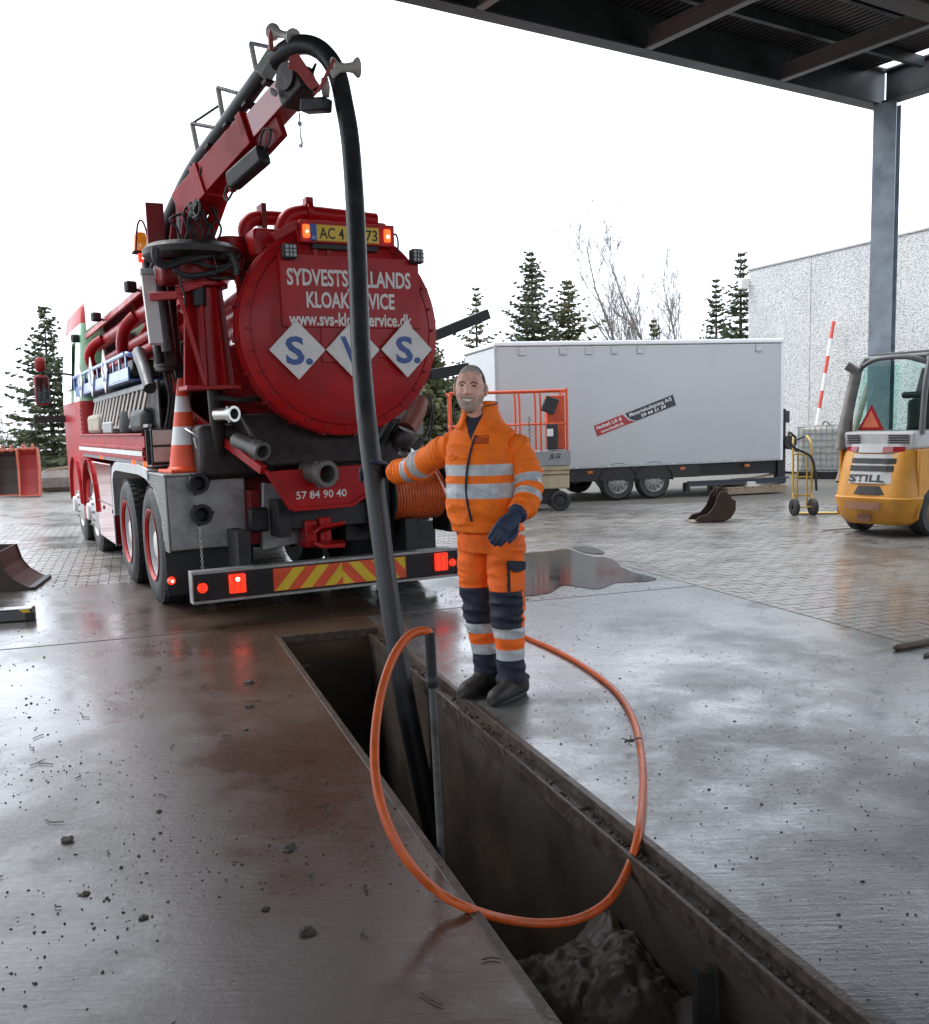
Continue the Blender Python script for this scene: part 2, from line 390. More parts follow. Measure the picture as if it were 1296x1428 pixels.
# crumbs, clods and twigs on the slabs
CLOD=mat('mud_clod',(.045,.034,.026),.7,var=.4,scale=30,bump=.6,bscale=80)
def clod(s,seed):
    bm=bmesh.new(); bmesh.ops.create_icosphere(bm,subdivisions=2,radius=s)
    for v in bm.verts:
        k=1+.5*noise.noise(v.co/s*1.3+V((seed*7.1,0,0)))+.2*noise.noise(v.co/s*4+V((0,seed*3,0)))
        v.co*=k; v.co.z=max(v.co.z*.6,-s*.12)
    me=bpy.data.meshes.new('clod'); bm.to_mesh(me); bm.free(); me.materials.append(CLOD); return me
cl=[((349,986),.026),((348,952),.030),((402,1183),.030),((94,1172),.025),((430,1300),.026),((343,1018),.015),((404,970),.012),((118,1247),.016),((222,1132),.013),((370,1268),.014),((200,1280),.016)]
for i,((x,y),s) in enumerate(cl):
    o=bpy.data.objects.new('mud_clod',clod(s,i)); C.objects.link(o); o.location=gnd(x,y,s*.1); o.rotation_euler=(0,0,i)
    tag(o,'dark lump of mud lying on the wet brown muddy slab beside the pit','clod','mud clods on the slab')
cr_=MB(); rnd=random.Random(3)
def crumb(P,s):
    cr_.box(P+V((0,0,s*.25)),(s*rnd.uniform(.8,2.2),s*rnd.uniform(.7,1.2),s*.7),Matrix.Rotation(rnd.uniform(0,6),3,'Z')@Matrix.Rotation(rnd.uniform(-.4,.4),3,'X'),.55)
for i in range(7000):
    p=rnd.uniform(-.3,6.6); q=-abs(rnd.gauss(0,1.5))-.03
    if noise.noise(V((p*.9,q*.9,2)))<rnd.uniform(-.1,.5): continue
    crumb(pq(p,q,.0),min(.018,.0025+abs(rnd.gauss(0,.0032))))
for i in range(1500):
    p=rnd.uniform(-.4,5.5); q=PITW+.02+abs(rnd.gauss(0,1.3))
    if q>3.7: continue
    crumb(pq(p,q,.0),min(.012,.002+abs(rnd.gauss(0,.0022))))
for i in range(900):
    crumb(pq(rnd.uniform(-3.2,-.5),rnd.uniform(-4,3.6),.002),.003+abs(rnd.gauss(0,.003)))
for i in range(60):   # straw and root bits
    p=rnd.uniform(.2,5.5); q=-abs(rnd.gauss(.3,1.1)); L_=rnd.uniform(.03,.10); a=rnd.uniform(0,6.3)
    P=pq(p,q,.006); e=V((math.cos(a),math.sin(a),0))*L_; k=V((-e.y,e.x,0))*rnd.uniform(-.3,.3)
    cr_.tube([P,P+e*.5+k,P+e],.0022,5)
o=cr_.build('mud_crumbs',CLOD,None,0); o['kind']='stuff'; o['label']='scattered mud crumbs and straw bits on the slabs'; o['category']='debris'
WOOD=mat('wet_old_wood',(.075,.050,.035),.6,var=.4,scale=20,bump=.5,bscale=50)
for pts,r_,lab in (([(1247,904),(1268,900),(1300,894),(1330,889)],.022,'dark broken wooden stake lying across the wet concrete edge, longer of the two'),([(1289,915),(1300,911),(1330,907)],.014,'short thin wooden stick lying just before the longer stake')):
    P=[gnd(x,y,r_*.8) for x,y in pts]
    tag(MB().tube(cr(P,3),[r_*.5]+[r_]*(len(cr(P,3))-2)+[r_*.8],7).build('wood_stake',WOOD,None,50),lab,'stick','broken stakes on the slab')

# standing water on and beside the slab
WATER=mat('puddle_water',(.05,.045,.04),.10,var=.2,scale=3,rvar=.5)
def puddle(pts,seed):
    P=[gnd(x,y) for x,y in pts]; S=cr(P,5,True); S=[p+V((.05*noise.noise(p*3+V((seed,0,0))),.08*noise.noise(p*3+V((0,seed,0))),0)) for p in S]
    o=MB().add([V((p.x,p.y,.0065)) for p in S],[tuple(range(len(S)))]).build('puddle',WATER,None,0); me_=o.data
    if me_.polygons[0].normal.z<0: me_.flip_normals()
    struct(o)
puddle([(700,778),(760,770),(795,767),(822,776),(850,779),(868,793),(902,803),(912,810),(862,814),(835,822),(790,818),(765,828),(720,826)],1)
puddle([(800,764),(822,763),(842,769),(835,773),(812,770)],2)
# ------------------------------------------------------------ steel canopy over the yard
CC=V((5.54,13.5,5.37)); E1=V((-.841,-.541,0)).normalized(); E2=V((.541,-.841,0)).normalized()
def ca(a,b,z=0): return CC+E1*a+E2*b+V((0,0,z))
CAND=mat('dark_canopy_steel',(.075,.082,.086),.5,metal=.35,var=.25,scale=3,dirt=.3,dscale=2,dcol=(.055,.042,.034))
CANB=mat('weathered_canopy_beam',(.075,.066,.060),.55,metal=.2,var=.35,scale=2,dirt=.4,dcol=(.04,.035,.032))
RAFT=mat('rafter_grey',(.19,.20,.205),.5,var=.15,dirt=.2,dcol=(.1,.1,.1))
can=empty('steel_canopy',(5.7,13.4,0)); bpy.context.view_layer.update()
def kid(o,par):   # keep world placement of a mesh made in world space
    o.parent=par; o.matrix_parent_inverse=par.matrix_world.inverted(); return o
def ibeam(p0,p1,wd,h,tf=.02,tw=.012):
    m=MB(); z=V((0,0,1))
    m.bar(p0+z*(tf/2),p1+z*(tf/2),wd,tf); m.bar(p0+z*(h-tf/2),p1+z*(h-tf/2),wd,tf); m.bar(p0+z*(h/2),p1+z*(h/2),tw,h-2*tf-.002)
    return m
A_,B_=22.,15.
kid(ibeam(ca(-.12,0),ca(A_,0),.2,.46).build('edge_beam',CAND,None,0),can)
kid(ibeam(ca(0,.11,.02),ca(0,B_,.02),.2,.40).build('side_beam',CAND,None,0),can)
kid(ibeam(ca(.11,2.35,-.12),ca(A_,2.35,-.12),.26,.55).build('main_beam',CANB,None,0),can)
kid(ibeam(ca(.11,7.5,-.12),ca(A_,7.5,-.12),.26,.55).build('main_beam',CANB,None,0),can)
for a in (2.0,4.14,6.3,8.4,10.5,12.6,14.7,16.8,18.9,21):
    kid(ibeam(ca(a,.11,.0),ca(a,B_,.0),.09,.18).build('rafter',RAFT,None,0),can)
    kid(MB().bar(ca(a-.02,1.0,.05),ca(a-.9,2.3,.36),.05,.05).build('brace',RAFT,None,0),can)
for b in (.7,1.5,3.2,4.2,5.3,6.4,8.6,9.8,11,12.6,14.2):
    kid(MB().bar(ca(.15,b,.33),ca(A_,b,.33),.06,.12).build('purlin',CAND,None,0),can)
dk=MB(); n=int((A_-.3)/.09); prof=[]
for i in range(n*1):
    a=.32+i*.09; prof+=[(a,.40),(a+.03,.40),(a+.045,.435),(a+.075,.435)]
vs=[];fs=[]
for a,z in prof: vs+=[ca(a,-.25,z),ca(a,B_+.2,z)]
for i in range(len(prof)-1): fs.append((2*i,2*i+1,2*i+3,2*i+2))
kid(dk.add(vs,fs).build('roof_sheet',CAND,None,0),can)
def column(P,h,rot):
    m=MB(); r_=Matrix.Rotation(rot,3,'Z')
    for o,s in (((0,.13,0),(.28,.02,h)),((0,-.13,0),(.28,.02,h)),((0,0,0),(.012,.236,h))):
        m.box(V((P.x,P.y,h/2))+r_@V(o),s,r_)
    m.box((P.x,P.y,.012),(.42,.42,.024),r_)
    return m
for a,b in ((-.02,.12),(A_-.3,.12),(-.02,B_-.3),(A_-.3,B_-.3)):
    P=ca(a,b); kid(column(P,5.38,R(-35)).build('column',GALV,None,0),can)
kid(MB().prism([ca(-.2,B_-.2,-5.37),ca(A_,B_-.2,-5.37),ca(A_,B_+.1,-5.37),ca(-.2,B_+.1,-5.37)],(0,0,2.4)).build('added_shade_wall',mat('shade_wall_grey',(.30,.30,.29),.8),None,0),can)  # unseen low wall added behind the camera to darken surfaces facing it
tag(can,'dark steel canopy roof with rafters on a galvanised column beside the forklift','canopy')
# ------------------------------------------------------------ pebble-dashed concrete hall
def pebble():
    m=bpy.data.materials.new('pebble_dash'); m.use_nodes=True; t=m.node_tree; N=t.nodes; L=t.links; bs=N['Principled BSDF']
    tc=N.new('ShaderNodeTexCoord'); vo=N.new('ShaderNodeTexVoronoi'); vo.inputs['Scale'].default_value=38; L.new(tc.outputs['Object'],vo.inputs['Vector'])
    no=N.new('ShaderNodeTexNoise'); no.inputs['Scale'].default_value=.8; no.inputs['Detail'].default_value=6; L.new(tc.outputs['Object'],no.inputs['Vector'])
    r=N.new('ShaderNodeValToRGB'); r.color_ramp.elements[0].color=(.26,.27,.27,1); r.color_ramp.elements[1].color=(.68,.68,.67,1); r.color_ramp.elements[1].position=.55
    L.new(vo.outputs['Color'],r.inputs[0])
    mx_=N.new('ShaderNodeMix'); mx_.data_type='RGBA'; mx_.blend_type='MULTIPLY'; mx_.inputs['Factor'].default_value=.35; L.new(r.outputs[0],mx_.inputs['A']); L.new(no.outputs['Fac'],mx_.inputs['B']); L.new(mx_.outputs['Result'],bs.inputs['Base Color'])
    bp=N.new('ShaderNodeBump'); bp.inputs['Strength'].default_value=.8; bp.inputs['Distance'].default_value=.02; L.new(vo.outputs['Distance'],bp.inputs['Height']); L.new(bp.outputs[0],bs.inputs['Normal']); bs.inputs['Roughness'].default_value=.85
    return m
PEB=pebble(); CONC=mat('pale_concrete',(.42,.42,.41),.8,var=.15,bump=.2)
W0=V((7.45,26,0)); WD=V((.384,-.923,0)).normalized(); WN=V((.923,.384,0)).normalized()
hall=empty('concrete_hall',W0); bpy.context.view_layer.update()
pan=2.27
for i in range(7):
    m=MB().prism([W0+WD*(i*pan+.008)+V((0,0,.02)),W0+WD*((i+1)*pan-.008)+V((0,0,.02)),W0+WD*((i+1)*pan-.008)+WN*.2+V((0,0,.02)),W0+WD*(i*pan+.008)+WN*.2+V((0,0,.02))],(0,0,5.05))
    kid(m.build('wall_panel',PEB,None,0,.008),hall)
kid(MB().prism([W0+WN*.19,W0+WD*(7*pan)+WN*.19,W0+WD*(7*pan)+WN*9,W0+WN*9],(0,0,5.0)).build('hall_core',CONC,None,0),hall)
kid(MB().prism([W0+WN*-.03+V((0,0,5.07)),W0+WD*(7*pan)+WN*-.03+V((0,0,5.07)),W0+WD*(7*pan)+WN*.3+V((0,0,5.07)),W0+WN*.3+V((0,0,5.07))],(0,0,.05)).build('coping',CONC,None,0,.01),hall)
lm=MB().box(W0-WN*.12+V((-.02,.05,4.75)),(.22,.16,.26),Matrix.Rotation(R(20),3,'Z')); lm.bar(W0+V((0,0,4.8))-WN*.05,W0+V((0,0,4.8))+WN*.02,.05,.05)
kid(lm.build('wall_lamp',mat('white_plastic',(.7,.7,.68),.4),None,0,.02),hall)
tag(hall,'pale pebble-dashed concrete hall behind the white trailer','building')
# ------------------------------------------------------------ trees
BARK=mat('grey_brown_bark',(.085,.068,.055),.85,var=.35,scale=25,bump=.5)
BIRCH=mat('pale_bare_branches',(.21,.19,.17),.8,var=.35,scale=14)
def leafmat(name,c1,c2):
    m=bpy.data.materials.new(name); m.use_nodes=True; t=m.node_tree; N=t.nodes; L=t.links; bs=N['Principled BSDF']
    g_=N.new('ShaderNodeNewGeometry'); r=N.new('ShaderNodeValToRGB'); r.color_ramp.elements[0].color=(*c1,1); r.color_ramp.elements[1].color=(*c2,1)
    L.new(g_.outputs['Random Per Island'],r.inputs[0]); L.new(r.outputs[0],bs.inputs['Base Color']); bs.inputs['Roughness'].default_value=.6
    bs.inputs['Subsurface Weight'].default_value=0
    return m
NEEDLE=leafmat('spruce_needles',(.055,.075,.038),(.15,.17,.085))
NEEDLEY=leafmat('yellow_green_needles',(.075,.088,.035),(.21,.20,.09))
SCRUB=leafmat('scrub_leaves',(.06,.055,.035),(.15,.13,.085))
def spruce(P,h,rad,seed,mat_,dens=1.,name='spruce_tree',sparse=0.):
    rn=random.Random(seed); t=empty(name,P)
    tr=MB().tube([(0,0,-.05),(rn.uniform(-.05,.05),0,h*.5),(0,rn.uniform(-.05,.05),h*.97)],[h*.018,h*.011,h*.002],7)
    nd=MB()
    z=h*.06
    while z<h*.985:
        f=1-z/h; L_=rad*(f**.85)*rn.uniform(.8,1.15)+.06
        nb=max(4,int((5+6*f)*dens))
        a0=rn.uniform(0,6.28)
        for k in range(nb):
            if rn.random()<sparse: continue
            a=a0+6.283*k/nb+rn.uniform(-.45,.45); l=L_*(rn.uniform(.45,1.0) if rn.random()<.7 else rn.uniform(1.0,1.35))
            d=V((math.cos(a),math.sin(a),0)); side=V((-d.y,d.x,0))
            lift=.35-.75*f
            pts=[]; ns=max(3,int(l/.17))
            for i in range(ns+1):
                s=i/ns; pts.append(V((0,0,z))+d*l*s+V((0,0,l*(lift*s+.22*s*s*(1 if f<.8 else .5)))))
            tr.tube([pts[0],pts[len(pts)//2],pts[-1]],[.012*h/6,.008*h/6,.003],4,False)
            for i in range(ns):
                s=(i+.5)/ns; c=pts[i].lerp(pts[i+1],.5); w_=l*.34*(1-s*.75)+.06
                for sg in (-1,1):
                    for q_ in range(2):
                        e=c+(side*sg*w_*rn.uniform(.6,1.1)+d*w_*rn.uniform(.3,.9)+V((0,0,rn.uniform(-.20,.06)*w_*2)))
                        pr=V((rn.uniform(-.5,.5),rn.uniform(-.5,.5),1)).normalized()*(.035+.03*rn.random())
                        b0=c+V((rn.uniform(-.05,.05),rn.uniform(-.05,.05),rn.uniform(-.05,.05)))
                        dd=(e-b0); sd_=dd.cross(V((0,0,1))); sd_= sd_.normalized()*(.03+.025*rn.random()) if sd_.length>1e-4 else V((.03,0,0))
                        nd.add([b0-sd_*.4,b0+sd_*.4,b0.lerp(e,.6)+sd_,e,b0.lerp(e,.6)-sd_],[(0,1,2,3,4)])
                        nd.add([b0-pr*.3,b0.lerp(e,.55)+pr*.6,e,b0.lerp(e,.6)-pr*.9],[(0,1,2,3)])
        z+=h*(.028+.016*f)*rn.uniform(.8,1.2)/max(.6,dens**.5)
    tr.build('trunk',BARK,t,60); nd.build('crown',mat_,t,0)
    return t
TG='spruces behind the yard'
tag(spruce((-12.4,30.5,0),5.3,1.85,1,NEEDLE,1.1,sparse=.3),'tall loose spruce standing behind the red digger buckets','tree',TG)
tag(spruce((2.5,34,0),7.05,2.2,2,NEEDLE,1.3,sparse=.12),'dense pointed dark green spruce rising behind the white trailer, next to a yellow-green one','tree',TG)
tag(spruce((3.95,36,0),6.4,2.5,3,NEEDLEY,1.2,sparse=.15),'broad yellow-green spruce close to the bare birches above the trailer','tree',TG)
tag(spruce((.75,40,0),6.7,1.7,4,NEEDLEY,.8,sparse=.25),'thin pale spruce behind the black arms of the truck','tree',TG)
tag(spruce((10.05,36,0),7.3,1.6,5,NEEDLE,1.1,sparse=.18),'narrow dark spruce beside the corner of the concrete hall','tree',TG)
tag(spruce((10.2,40,0),6.8,1.5,6,NEEDLE,1.0,sparse=.15),'shorter dark spruce just beside the hall corner spruce','tree',TG)
tag(spruce((7.15,37,0),5.05,1.0,7,NEEDLEY,.7,sparse=.2),'small sparse spruce among the bare birches','tree',TG)
tag(spruce((-.9,30,0),3.9,2.0,8,NEEDLEY,1.5),'bushy yellow-green spruce between the truck tank and the worker','tree',TG)
tag(spruce((.35,29,0),3.3,1.7,9,NEEDLE,1.4),'low dark spruce behind the scissor lift rail','tree',TG)
def birch(P,h,seed,lean=(0,0),name='birch_tree'):
    rn=random.Random(seed); t=empty(name,P); tk=MB(); tw=MB()
    def branch(p,d,l,r,lev,mb):
        n=5; pts=[p]; dirs=[]
        for i in range(n):
            d=(d+V((rn.gauss(0,.11),rn.gauss(0,.11),rn.gauss(.06,.06)))).normalized(); p=p+d*l/n; pts.append(p); dirs.append(d)
        rr=[r*(1-.78*i/n) for i in range(n+1)]
        mb.tube(pts,rr,5 if lev<2 else 3,False)
        if lev>=4 or r<.006 and lev>3: return
        k={0:20,1:8,2:5,3:3}[lev]
        for i in range(k):
            s=rn.uniform(.22 if lev==0 else .15,1); j=min(n-1,int(s*n)); q_=pts[j].lerp(pts[j+1],s*n-j) if s<1 else pts[-1]
            a=rn.uniform(0,6.28); o=dirs[j].orthogonal().normalized(); o=Matrix.Rotation(a,3,dirs[j])@o
            dd=(dirs[j]*1.0+o*rn.uniform(.45,.8)+V((0,0,.25))).normalized()
            branch(q_,dd,l*(.42 if lev==0 else .5)*rn.uniform(.6,1.1)*(1.15-.5*s),max(r*(1-.75*s)*.5,.0065),lev+1,tw)
    branch(V((0,0,-.05)),V((lean[0],lean[1],1)).normalized(),h,h*.011,0,tk)
    tk.build('trunk',BIRCH,t,60); tw.build('crown',BIRCH,t,0)
    return t
BG='bare birches behind the trailer'
tag(birch((7.0,38,0),8.2,11,(-.15,0)),'tallest bare birch, leaning away from the hall behind the trailer','tree',BG)
tag(birch((8.15,38,0),8.0,12,(-.08,0)),'bare birch with a forked top between the leaning birch and the hall','tree',BG)
tag(birch((9.2,40,0),7.3,13,(.02,0)),'slender bare birch next to the dark spruces by the hall','tree',BG)
tag(birch((6.5,41,0),5.2,14,(.05,0)),'low twiggy bare birch in front of the tallest one\'s foot','tree',BG)
# twiggy undergrowth along the far side of the yard
sb=MB(); rn=random.Random(5)
for i in range(9000):
    x=rn.uniform(-34,9); y=rn.uniform(42,47) if x>-16 else rn.uniform(34,44); h=abs(rn.gauss(0,1.25))*(1.0+.5*noise.noise(V((x*.3,0,0))))
    s=rn.uniform(.10,.26); r_=Matrix.Rotation(rn.uniform(0,6),3,'Z')@Matrix.Rotation(rn.uniform(0,3),3,'X')
    sb.add([V((x,y,h))+r_@V(k)*s for k in ((-1,0,0),(0,-.25,.1),(1,0,0),(0,.3,0))],[(0,1,2,3)])
for i in range(1500):
    x=rn.uniform(-34,9); y=rn.uniform(41,47) if x>-16 else rn.uniform(33,43); h=rn.uniform(1.2,3.6); d=V((rn.gauss(0,.15),0,1))
    sb.tube([V((x,y,0)),V((x,y,0))+d*h*.5,V((x,y,0))+d*h+V((rn.gauss(0,.2),0,0))],[.025,.015,.005],3,False)
o=sb.build('undergrowth',SCRUB,None,0); o['kind']='stuff'; o['label']='brown twiggy undergrowth along the far edge of the yard'; o['category']='undergrowth'
# ------------------------------------------------------------ vacuum truck; local x = to its right, y = forward, z = up
TA=R(26.9); TO=V((-2.750,8.6936,0))
FWD=V((-math.sin(TA),math.cos(TA),0)); RGT=V((math.cos(TA),math.sin(TA),0))
tk=empty('vacuum_truck',TO,TA)
tag(tk,'red vacuum tanker truck with crane boom parked with its rear to the pit','truck')
def loc(P): d=P-TO; return V((d.dot(RGT),d.dot(FWD),d.z))
def RP(x,y,u):
    d=ray(x,y); n=FWD; t=((TO+FWD*u-CAM).dot(n))/d.dot(n); return loc(CAM+d*t)
def SP(x,y,v):
    d=ray(x,y); n=RGT; t=((TO+RGT*v-CAM).dot(n))/d.dot(n); return loc(CAM+d*t)
def T(mb,name,m,par=None,smooth=38,bevel=.004): return mb.build(name,m,tk if par is None else par,smooth,bevel)
X_,Y_,Z_=V((1,0,0)),V((0,1,0)),V((0,0,1))
# wheels
def wheel(x,y,side,r=.515,wd=.29,dual=False):
    """side -1: outer face towards -x"""
    s=side
    ty=MB(); pr=[(r*.60,-wd*.42),(r*.66,-wd*.5),(r*.90,-wd*.5),(r*.975,-wd*.42),(r,-wd*.30),(r,wd*.30),(r*.975,wd*.42),(r*.9,wd*.5),(r*.6,wd*.45)]
    ty.lathe(pr,(x-s*wd/2,y,r),(-s,0,0),48)
    for k in range(44):   # tread blocks
        a=2*math.pi*k/44
        for off in (-.34,-.11,.11,.34):
            a2=a+(.07 if off in (-.11,.34) else 0)
            c=V((x-s*wd/2+off*wd,y+math.cos(a2)*r*1.004,r+math.sin(a2)*r*1.004))
            ty.box(c,(wd*.17,.05,.018),Matrix.Rotation(a2-math.pi/2,3,'X'))
    t=T(ty,'wheel',TYRE,bevel=0)
    ax=V((s,0,0))   # outward
    o=V((x,y,r))
    if dual: prof=[(r*.62,.0),(r*.60,-.02),(r*.545,-.03),(r*.53,-.15),(r*.36,-.19),(r*.30,-.17),(r*.27,-.05),(r*.20,-.03),(0.001,-.03)]
    else: prof=[(r*.62,.0),(r*.60,-.02),(r*.545,-.02),(r*.50,-.01),(r*.40,.02),(r*.30,.05),(r*.22,.06),(r*.2,.10),(0.001,.10)]
    T(MB().lathe(prof,o,ax,36),'rim',RIMW,t,bevel=0)
    if dual: T(MB().lathe([(r*.56,-.028),(r*.6,-.018),(r*.615,-.0),(r*.625,.004),(r*.6,.004),(r*.56,-.02)],o+ax*.004,ax,36),'rim_ring',RED,t,bevel=0)
    nu=MB()
    for k in range(10):
        a=2*math.pi*k/10; q=o+V((s*(.03 if not dual else -.165),math.cos(a)*r*.33,math.sin(a)*r*.33)); nu.cyl(q,q+ax*.035,.016,n=6)
    T(nu,'wheel_nuts',CHROME,t,bevel=0)
    return t
for y in (0,1.4): wheel(.0,y,-1,dual=True); wheel(2.48,y,1,dual=True); 
for y in (0,1.4):
    for x in (.64,1.84): T(MB().lathe([(.3,-.15),(.46,-.14),(.51,-.08),(.51,.08),(.46,.14),(.3,.15)],(x-.0,y,.515),(1,0,0),36),'inner_tyre',TYRE,bevel=0)
for y in (4.4,6.0): wheel(.06,y,-1); wheel(2.42,y,1)
ch=MB()
for x in (.85,1.63): ch.b(x-.05,x+.05,-1.2,6.8,.62,.92)
for y in (-1.1,-.3,.7,2.2,3.6,5.2): ch.b(.9,1.58,y-.05,y+.05,.68,.86)
for y in (0,1.4,4.4,6.0): ch.cyl((.3,y,.515),(2.2,y,.515),.09,n=12)
T(ch,'chassis',DARK)
T(MB().b(.3,2.2,-.4,3.9,.93,1.18),'subframe',REDD)
T(MB().b(.25,2.25,.5,3.8,.35,.62),'under_tank',DARK,bevel=.02)
# rear underrun bar
UB=-1.35
br=MB(); br.b(.05,2.34,UB,UB+.11,.405,.43); br.b(.05,2.34,UB-.012,UB+.11,.178,.2); br.b(.05,2.34,UB+.03,UB+.11,.2,.405); br.b(.05,.062,UB,UB+.03,.2,.405); br.b(2.328,2.34,UB,UB+.03,.2,.405)
bar=T(br,'underrun_bar',ALU,bevel=.003)
T(MB().b(.064,2.326,UB+.018,UB+.029,.202,.404),'light_panel',DARK,bar)
cp=MB(); T(MB().b(.69,1.84,UB-.001,UB+.017,.215,.395),'chevron_board',ORR,bar,bevel=0)
mid=1.27
def chev(x0,x1,sgn):
    out=MB(); h0,h1=.218,.392; k=.155; w=.10; y=UB-.0035
    x=x0
    while x<x1+.3:
        poly=[(x,h0),(x+w,h0),(x+w+sgn*k,h1),(x+sgn*k,h1)]
        # clip to x0..x1
        pts=[]
        def clip(pl,f):
            o=[]
            for i in range(len(pl)):
                a,b=pl[i],pl[(i+1)%len(pl)]; fa,fb=f(a),f(b)
                if fa>=0: o.append(a)
                if fa*fb<0: t=fa/(fa-fb); o.append((a[0]+(b[0]-a[0])*t,a[1]+(b[1]-a[1])*t))
            return o
        pl=clip(clip(poly,lambda p:p[0]-x0),lambda p:x1-p[0]) if len(poly)>2 else []
        if len(pl)>2: out.prism([V((a,y,b)) for a,b in pl],(0,.003,0))
        x+=.205
    return out
for sgn,x0,x1 in ((1,.70,mid-.001),(-1,mid+.001,1.83)):
    o=chev(x0-.0,x1,sgn)
    T(o,'chevron_stripes',YEL,bar,0,0)
def lamp(x,z,w,h,m,round_=False,y=None,d=.03):
    y=UB+.012 if y is None else y
    mb=MB()
    if round_: mb.cyl((x,y,z),(x,y-d,z),w/2,w/2*.8,20)
    else: mb.b(x-w/2,x+w/2,y-d,y,z-h/2,z+h/2)
    return T(mb,'rear_lamp',m,bar,bevel=.008)
lamp(.13,.30,.085,.1,LAMPR,True); lamp(.40,.31,.13,.15,LAMPR); lamp(2.17,.318,.12,.15,LAMPR); lamp(2.28,.30,.07,.1,LAMPR,True)
T(MB().cyl((.40,UB-.02,.345),(.40,UB-.026,.345),.016,n=10),'lamp_bulb',LAMPB,bar,bevel=0)
for x0,x1 in ((.07,.68),(1.86,2.32)):
    gr=MB()
    for k in range(9):
        z=.215+k*.021; gr.bar((x0,UB-.022,z),(x1,UB-.022,z),.003,.003)
    x=x0
    while x<=x1: gr.bar((x,UB-.024,.21),(x,UB-.024,.395),.003,.003); x+=.05
    T(gr,'lamp_guard_mesh',DARK,bar,0,0)
for x in (.5,1.95): T(MB().b(x-.05,x+.05,UB+.11,-.9,.22,.7),'bar_bracket',DARK)
# mud flaps and marker lamp
fl=MB(); fl.b(-.0,.6,-.60,-.585,.14,.60); T(fl,'mud_flap',BLACK); T(MB().b(1.9,2.48,-.60,-.585,.14,.60),'mud_flap',BLACK)
P=RP(241,811,-.66); T(MB().cyl((P.x,-.60,P.z),(P.x,-.645,P.z),.035,.026,14),'marker_lamp',LAMPR); T(MB().cyl((P.x,-.645,P.z),(P.x,-.65,P.z),.012,n=8),'marker_bulb',LAMPB)
# aluminium pump box at the rear left
def treadplate():
    m=mat('tread_plate_base',(.40,.41,.41),.4,metal=.6,var=.1,dirt=.3,dscale=6,dcol=(.15,.13,.12)); return m
TP=treadplate()
ab=MB().b(.02,.66,-.75,-.12,.53,1.14); abo=T(ab,'pump_box',ALU,bevel=.012)
T(MB().b(.0,.68,-.76,.3,1.14,1.158),'box_top',ALU,abo)
sp_=[(-.757,.52),(-.757,1.138),(.30,1.138),(.22,1.10),(-.25,1.02),(-.50,.80),(-.585,.52)]
T(MB().prism([V((.017,a,b)) for a,b in sp_],(-.012,0,0)),'tread_plate',TP,abo,0,.002)
tr=MB()
for i in range(26):
    for j in range(34):
        y=-.745+j*.03; z=.535+i*.024
        # inside side outline
        lim=-.50-(.80-z)*.30 if z<.8 else (-.50+(z-.8)*1.13 if z<1.02 else (-.25+(z-1.02)*5.8))
        if y>lim-.02: continue
        a=R(45) if (i+j)%2 else R(-45)
        tr.box((.0045,y,z),(.004,.024,.007),Matrix.Rotation(a,3,'X'))
T(tr,'tread_bars',TP,abo,0,0)
def coupling(P,d,r,L,m=DARK,m2=CHROME,par=None,name='hose_coupling'):
    """open pipe stub: P base, d outward"""
    d=V(d).normalized(); mb=MB().lathe([(r*.98,0),(r*.98,L*.7),(r*1.18,L*.7),(r*1.22,L*.85),(r*1.18,L),(r*.8,L),(r*.74,L*.95),(r*.74,L*.1),(0.001,L*.1)],P,d,26)
    o=T(mb,name,m,par,bevel=0)
    lug=MB(); x=d.orthogonal().normalized(); y=d.cross(x)
    for k in range(3):
        a=2.1*k+.4; q=P+d*L*.84+(x*math.cos(a)+y*math.sin(a))*r*1.22; T(MB().box(q,(r*.35,r*.35,r*.35)),'coupling_lug',m,o)
    return o
for (x,y) in ((272,674),(277,717)):
    P=RP(x,y,-.75); coupling(V((P.x,-.75,P.z)),(0.05,-1,.03),.072,.13,DARK,par=abo)
ch_=MB(); a=RP(279,735,-.82); b=RP(283,795,-.84)
for k in range(16):
    c=a.lerp(b,k/15); ch_.lathe([(.010,-.003),(.013,0),(.010,.003),(.007,0),(.010,-.003)],c,(1,.2,0) if k%2 else (0,1,0),10)
T(ch_,'safety_chain',CHROME,abo,bevel=0)
# grey plate and small boxes under the tank
P0,P1=RP(408,660,-.95),RP(490,745,-.95)
T(MB().prism([RP(395,650,-.95),RP(450,668,-.95),RP(418,758,-.95),RP(366,765,-.95)][0:0]+[V((.76,-.95,1.06)),V((1.06,-.95,1.0)),V((1.10,-.95,.54)),V((.72,-.95,.50))],(0,.06,0)),'rear_plate',ALU,bevel=.006)
T(MB().cyl((.90,-.955,.68),(.90,-1.0,.68),.035,n=12),'bolt',CHROME)
T(MB().b(.66,.74,-.9,-.5,.55,1.0),'rear_bracket',REDD)
T(MB().b(.62,.78,-1.0,-.9,.66,.86),'valve_box',DARK,bevel=.02)
T(MB().b(1.45,2.0,-.98,-.80,.52,.78),'cross_member',DARK)
T(MB().b(1.1,1.75,-1.0,-.9,.72,.84),'cross_member',REDD)
# towing jaw
jw=MB(); jw.b(1.02,1.12,-1.2,-1.0,.52,.74); jw.prism([V((1.06,-1.3,.66)),V((1.12,-1.34,.72)),V((1.32,-1.34,.735)),V((1.34,-1.2,.70)),V((1.06,-1.1,.70))],(0,0,-.03)); 
jw.prism([V((1.06,-1.3,.58)),V((1.12,-1.36,.555)),V((1.30,-1.36,.55)),V((1.36,-1.2,.56)),V((1.06,-1.1,.58))],(0,0,-.035)); jw.cyl((1.2,-1.15,.5),(1.2,-1.15,.76),.06,n=14)
T(jw,'towing_jaw',RED,bevel=.008)
